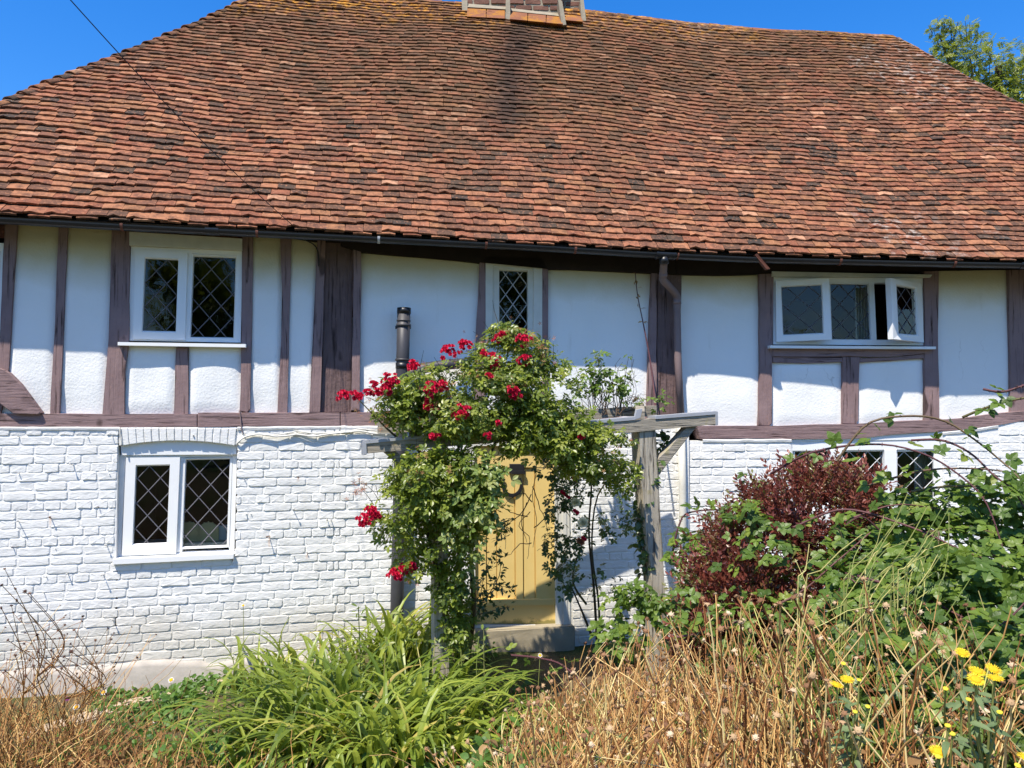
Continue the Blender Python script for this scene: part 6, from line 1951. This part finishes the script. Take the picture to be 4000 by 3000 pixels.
def dried_plant(base, tips, label, hsz=.012):
    t = thing('dried_knapweed', tuple(base), label, 'dry plant', 'dried wildflowers at the left edge')
    acc = Acc(); ah = Acc(); base = np.array(base)
    top = np.mean([np.array(q) for q in tips], 0); knee = base + (top - base) * .45
    P = spline([base, (base + knee) / 2 + RNG.normal(size=3) * .03, knee], 10); tubes(acc, P[None], np.linspace(.0060, .0038, 10)[None], np.array([.3]), 5)
    for q in tips:
        q = np.array(q); m1 = knee + (q - knee) * .5 + np.array([(q - knee)[0] * .45 + RNG.normal(0, .06), 0, -.03]) + RNG.normal(size=3) * .03
        P = spline([knee, m1, q], 12); tubes(acc, P[None], np.linspace(.0038, .0018, 12)[None], np.array([RNG.uniform(.2, .6)]), 4)
        ax = nrm(P[-1] - P[-2] + np.array([0, 0, .02])); ah.copies(HEAD[0], HEAD[1], frames(nrm(RNG.normal(size=(1, 3))), ax[None]) * hsz * RNG.uniform(.8, 1.3), q[None], RNG.random(1))
        for _ in range(2):
            f = RNG.uniform(.3, .8); p0 = P[int(f * 11)]; p1 = p0 + np.array([RNG.normal(0, .06), RNG.normal(0, .04), RNG.uniform(.02, .10)])
            tubes(acc, spline([p0, (p0 + p1) / 2 + RNG.normal(size=3) * .01, p1], 6)[None], np.full((1, 6), .0015), np.array([.3]), 3)
            ah.copies(HEAD[0], HEAD[1], frames(nrm(RNG.normal(size=(1, 3))), np.array([[0, 0, 1.]])) * hsz * .8, p1[None], RNG.random(1))
    acc.build('stem', M['straw'], t, True); ah.build('seed_heads', M['darkseed'], t, False, kind='stuff')
dried_plant(G(200, 2880), [D(18, 2222, 4.3), D(98, 2310, 4.3), D(115, 2318, 4.32), D(60, 2300, 4.28), D(6, 2285, 4.35), D(65, 2345, 4.3)], 'tallest branching dried wildflower at the left edge', .013)
dried_plant(G(110, 2900), [D(45, 2365, 4.1), D(80, 2415, 4.1), D(5, 2375, 4.1), D(145, 2480, 4.1), D(30, 2500, 4.15)], 'dried wildflower with curved stems at the left picture edge', .012)
dried_plant(G(270, 2850), [D(150, 2545, 4.2), D(200, 2540, 4.2), D(275, 2515, 4.2), D(278, 2545, 4.2), D(210, 2570, 4.2), D(250, 2565, 4.2)], 'low tangled dried wildflower reaching right along the plinth', .013)
dried_plant(G(330, 2900), [D(300, 2600, 4.2), D(240, 2610, 4.2), D(400, 2600, 4.4), D(180, 2590, 4.2), D(290, 2460, 4.25)], 'dried wildflower leaning over the stone path', .011)
dried_plant(G(60, 2960), [D(60, 2560, 3.9), D(130, 2600, 3.9), D(20, 2620, 3.9), D(100, 2640, 3.9)], 'dried wildflower low in the bottom left corner', .012)

# ------------------------------------------------------------------ living flowers
RAY = leaf_t(2, .075, .6, 0, .1, .05)
def flower_head(parent, c, ax, size, petal, disc, nray=34, bud=False):
    ax = nrm(np.array(ax)); c = np.array(c)
    acc = Acc(); ref = nrm(np.cross(ax, [.2, .3, 1.])); b2 = np.cross(ax, ref)
    for ring in range(2):
        n = nray; a = np.arange(n) * 2 * math.pi / n + RNG.uniform(0, .2, n); o = np.cos(a)[:, None] * ref + np.sin(a)[:, None] * b2
        tl = RNG.uniform(-.1, .18, n) + .12 * ring + (.9 if bud else 0); t = nrm(o * np.cos(tl)[:, None] + ax * np.sin(tl)[:, None])
        acc.copies(RAY[0], RAY[1], frames(t, np.repeat(ax[None], n, 0)) * (size * (.24 if not bud else .1)) * np.array([1.3, 1, 1])[None, None, :], c + o * size * .26, RNG.random(n))
    pt = acc.build('petals', petal, parent, False)
    V = []; F = []
    N = 14
    for r, z in ((.30, -.04), (.28, .05), (.2, .085), (.09, .09)):
        for i in range(N):
            a = 2 * math.pi * i / N; V.append(c + (ref * math.cos(a) + b2 * math.sin(a)) * r * size + ax * z * size)
    for j in range(3):
        for i in range(N): F.append((j * N + i, j * N + (i + 1) % N, (j + 1) * N + (i + 1) % N, (j + 1) * N + i))
    F.append(tuple(3 * N + i for i in range(N)))
    mesh_obj('flower_disc', V, F, disc, parent, True)
    # green cup below
    V = [c - ax * .10 * size + (ref * math.cos(a) + b2 * math.sin(a)) * .12 * size for a in np.linspace(0, 2 * math.pi, 10, endpoint=False)] + [c - ax * .02 * size + (ref * math.cos(a) + b2 * math.sin(a)) * .31 * size for a in np.linspace(0, 2 * math.pi, 10, endpoint=False)]
    F = [(i, (i + 1) % 10, 10 + (i + 1) % 10, 10 + i) for i in range(10)] + [tuple(range(10))[::-1]]
    mesh_obj('calyx', V, F, M['fleabsolid'], parent, True)
M['fleabsolid'] = simple('fleabane_green', (.12, .17, .07), .7, .2, .2, 40)
def fleabane(base, heads, label, size=.046):
    t = thing('fleabane', tuple(base), label, 'wildflower', None)
    base = np.array(base); al = Acc(); acc = Acc()
    tops = [np.array(D(px, py, Y)) for px, py, Y, b in heads]
    knee = base + (np.mean(tops, 0) - base) * .62
    P = spline([base, (base + knee) / 2 + RNG.normal(size=3) * .02, knee], 12); tubes(acc, P[None], np.linspace(.006, .0045, 12)[None], np.array([.2]), 6)
    def lv(P_, k, L):
        for i in range(k):
            p = P_[int(RNG.uniform(.15, .98) * (len(P_) - 1))]; d = nrm(np.array([RNG.normal(), RNG.normal() - .3, .5]))
            put_leaves(al, leaf_t(5, .17, .35, .05, .2, .3), p[None], d[None], L, .25, up=.9, rnd=.4)
    lv(P, 16, .085)
    for q, (px, py, Y, b) in zip(tops, heads):
        P2 = spline([knee, (knee + q) / 2 + np.array([(q - knee)[0] * .2, 0, -.01]), q - np.array([0, 0, .006])], 9); tubes(acc, P2[None], np.linspace(.0038, .0028, 9)[None], np.array([.3]), 5); lv(P2, 5, .05)
        flower_head(t, q, (RNG.normal(0, .12), -.35 + RNG.normal(0, .12), 1), size * (.55 if b else 1), M['yellow'], M['disc'] if not b else M['budyel'], 30, b)
    acc.build('stem', M['greenstem'], t, True); al.build('leaves', M['fleab'], t, False, kind='stuff')
M['budyel'] = simple('yellow_bud', (.60, .52, .04), .7, .2, .2, 60)
def gb(px, py, Y):
    p = D(px, py, Y); return (p.x, p.y, float(gz(p.x, p.y)))
fleabane(gb(3330, 2900, 2.6), [(3268, 2674, 2.5, 0), (3310, 2654, 2.52, 0), (3295, 2592, 2.55, 1), (3356, 2656, 2.5, 1), (3390, 2760, 2.45, 1), (3340, 2780, 2.45, 1)], 'yellow fleabane with paired blooms left of the other yellow flowers')
fleabane(gb(3840, 2900, 2.3), [(3818, 2622, 2.15, 0), (3882, 2614, 2.18, 0), (3812, 2654, 2.12, 0), (3888, 2648, 2.12, 0), (3784, 2732, 2.12, 1), (3905, 2782, 2.1, 1)], 'yellow fleabane with a group of four open blooms')
fleabane(gb(3790, 2900, 2.6), [(3760, 2550, 2.4, 0), (3694, 2690, 2.3, 1)], 'yellow fleabane bloom highest on the right against bramble leaves')
fleabane(gb(3700, 3050, 2.2), [(3666, 2935, 2.0, 0), (3702, 2834, 2.0, 1), (3720, 2866, 2.0, 1), (3664, 2955, 1.98, 1)], 'yellow fleabane bloom lowest near the bottom right corner')
fleabane(gb(3990, 3050, 2.2), [(3975, 2990, 2.0, 1), (4010, 2960, 2.0, 0)], 'yellow fleabane bud cut off by the bottom right corner')
def daisy(px, py, Y, label, petal='white_petal', disc='disc', size=.045):
    c = np.array(D(px, py, Y)); b = np.array([c[0] + RNG.normal(0, .03), c[1] + .03, 0]); b[2] = gz(b[0], b[1])
    t = thing('daisy' if petal == 'white_petal' else 'knapweed', tuple(b), label, 'daisy' if petal == 'white_petal' else 'wildflower')
    acc = Acc(); tubes(acc, spline([b, (b + c) / 2 + RNG.normal(size=3) * .01, c], 8)[None], np.full((1, 8), .0022), np.array([.3]), 4); acc.build('stem', M['greenstem'], t, True)
    flower_head(t, c, (RNG.normal(0, .3), -.7, .8), size, M[petal], M[disc], 16)
daisy(404, 2704, 5.3, 'white daisy between the stone path and the plinth, left of the weeds'); daisy(298, 2762, 5.0, 'white daisy in front of the near end of the stone path'); daisy(668, 2656, 5.5, 'white daisy standing in the weeds along the brick wall')
daisy(606, 2816, 4.7, 'small white daisy on the dry ground right of the path', size=.03); daisy(950, 2365, 5.6, 'pale daisy high above the iris leaves', size=.03); daisy(2110, 2560, 4.6, 'pale daisy on a thin stalk before the doorstep', size=.03)
daisy(262, 2730, 5.1, 'purple knapweed flower beside the stone path', 'purple', 'purple', .035)

# ------------------------------------------------------------------ stone path
PATH = bpy.data.objects.new('path', None); link(PATH, None, 'structure')
for q in ([(262, 2815), (470, 2752), (486, 2786), (290, 2842)], [(478, 2750), (600, 2722), (610, 2756), (494, 2784)], [(606, 2720), (752, 2690), (748, 2736), (616, 2754)], [(760, 2690), (930, 2655), (930, 2696), (756, 2734)], [(60, 2880), (252, 2820), (280, 2846), (80, 2915)]):
    P4 = [Vector(G(*p)) + Vector((0, 0, .03)) for p in q]
    bm = bmesh.new(); tv = [bm.verts.new(p) for p in P4]; bv = [bm.verts.new(p - Vector((0, 0, .08))) for p in P4]
    bm.faces.new(tv)
    for i in range(4): bm.faces.new((tv[i], tv[(i + 1) % 4], bv[(i + 1) % 4], bv[i]))
    bmesh.ops.bevel(bm, geom=[e for e in bm.edges], offset=.012, segments=2, affect='EDGES')
    bm_obj('slab', bm, M['slab'], PATH)

# ------------------------------------------------------------------ trees: one over the roof, a few behind the photographer that the panes reflect
def tree(name, base, top, crown, label, n, lsz, cat='tree', mat='ash', tmpl=ASH, trunk_r=.2):
    t = thing(name, tuple(base), label, cat)
    base = Vector(base); top = Vector(top)
    stem_obj('trunk', [base, base.lerp(top, .5) + Vector((.1, 0, 0)), top], trunk_r, trunk_r * .35, M['bark'], t, 12, 9)
    acc = Acc(); al = Acc()
    for i, (c, r, k) in enumerate(crown):
        c = np.array(c); e = c + np.array([0, 0, r * .3])
        f = .4 + .5 * RNG.random(); s = np.array(base.lerp(top, f))
        tubes(acc, spline([s, (s + e) / 2 + np.array([0, 0, -.1]), e], 10)[None], np.linspace(trunk_r * .35, .015, 10)[None], np.array([RNG.random()]), 6)
        P, d = blob_pts(c, (r, r, r * .85), k, -.30, 2.6, i * 1.1, 2.2)
        put_leaves(al, tmpl, P, d, lsz, up=.7, rnd=.9, droop=.4)
        # leading sprays: twigs with leaves that break the outline
        for _ in range(9):
            d = nrm(RNG.normal(size=3) + np.array([0, 0, .7])); p = c + d * r * .75; q = c + d * r * RNG.uniform(1.05, 1.35) + np.array([0, 0, .1])
            tubes(acc, spline([p, (p + q) / 2, q], 6)[None], np.linspace(.012, .004, 6)[None], np.array([RNG.random()]), 4)
            leaves_on(al, tmpl, [p, (p + q) / 2, q], 14, lsz * .85, r * .08)
    acc.build('limbs', M['bark'], t, True); al.build('crown', M[mat], t, False, kind='stuff')
def tc(px, py, Y, r, k): return (tuple(D(px, py, Y)), r, int(k * 2.0))
tree('ash_tree', (10.9, 17.5, -2.1), D(3900, 260, 17), [tc(3700, 240, 17, .55, 130), tc(3790, 260, 16.8, .75, 230), tc(3900, 300, 17, .8, 280), tc(3850, 420, 17, .9, 280), tc(3960, 420, 16.8, .8, 240), tc(4080, 330, 17, .7, 180), tc(3980, 560, 17, 1.1, 300), tc(4150, 460, 17, 1., 240), tc(3670, 150, 17, .28, 46), tc(4060, 270, 17.2, .35, 60)],
     'bushy green ash tree rising behind the right roof slope', 1, .19)
for (x, y, h, lb) in ((-7.5, -11, 7.5, 'leafy tree reflected in the left window panes'), (.5, -15, 7.0, 'leafy tree reflected in the slim window'), (8.5, -12, 8.5, 'leafy tree reflected in the open right window')):
    cr = [((x + RNG.normal(0, 1.3), y + RNG.normal(0, 1.0), -2 + h * f + RNG.normal(0, .3)), RNG.uniform(1.1, 1.7), 130) for f in (.45, .55, .6, .7, .75, .85, .95, .5, .65)]
    tree('garden_tree', (x, y, float(gz(x, y))), (x, y, -2 + h * .8), cr, lb, 1, .55)
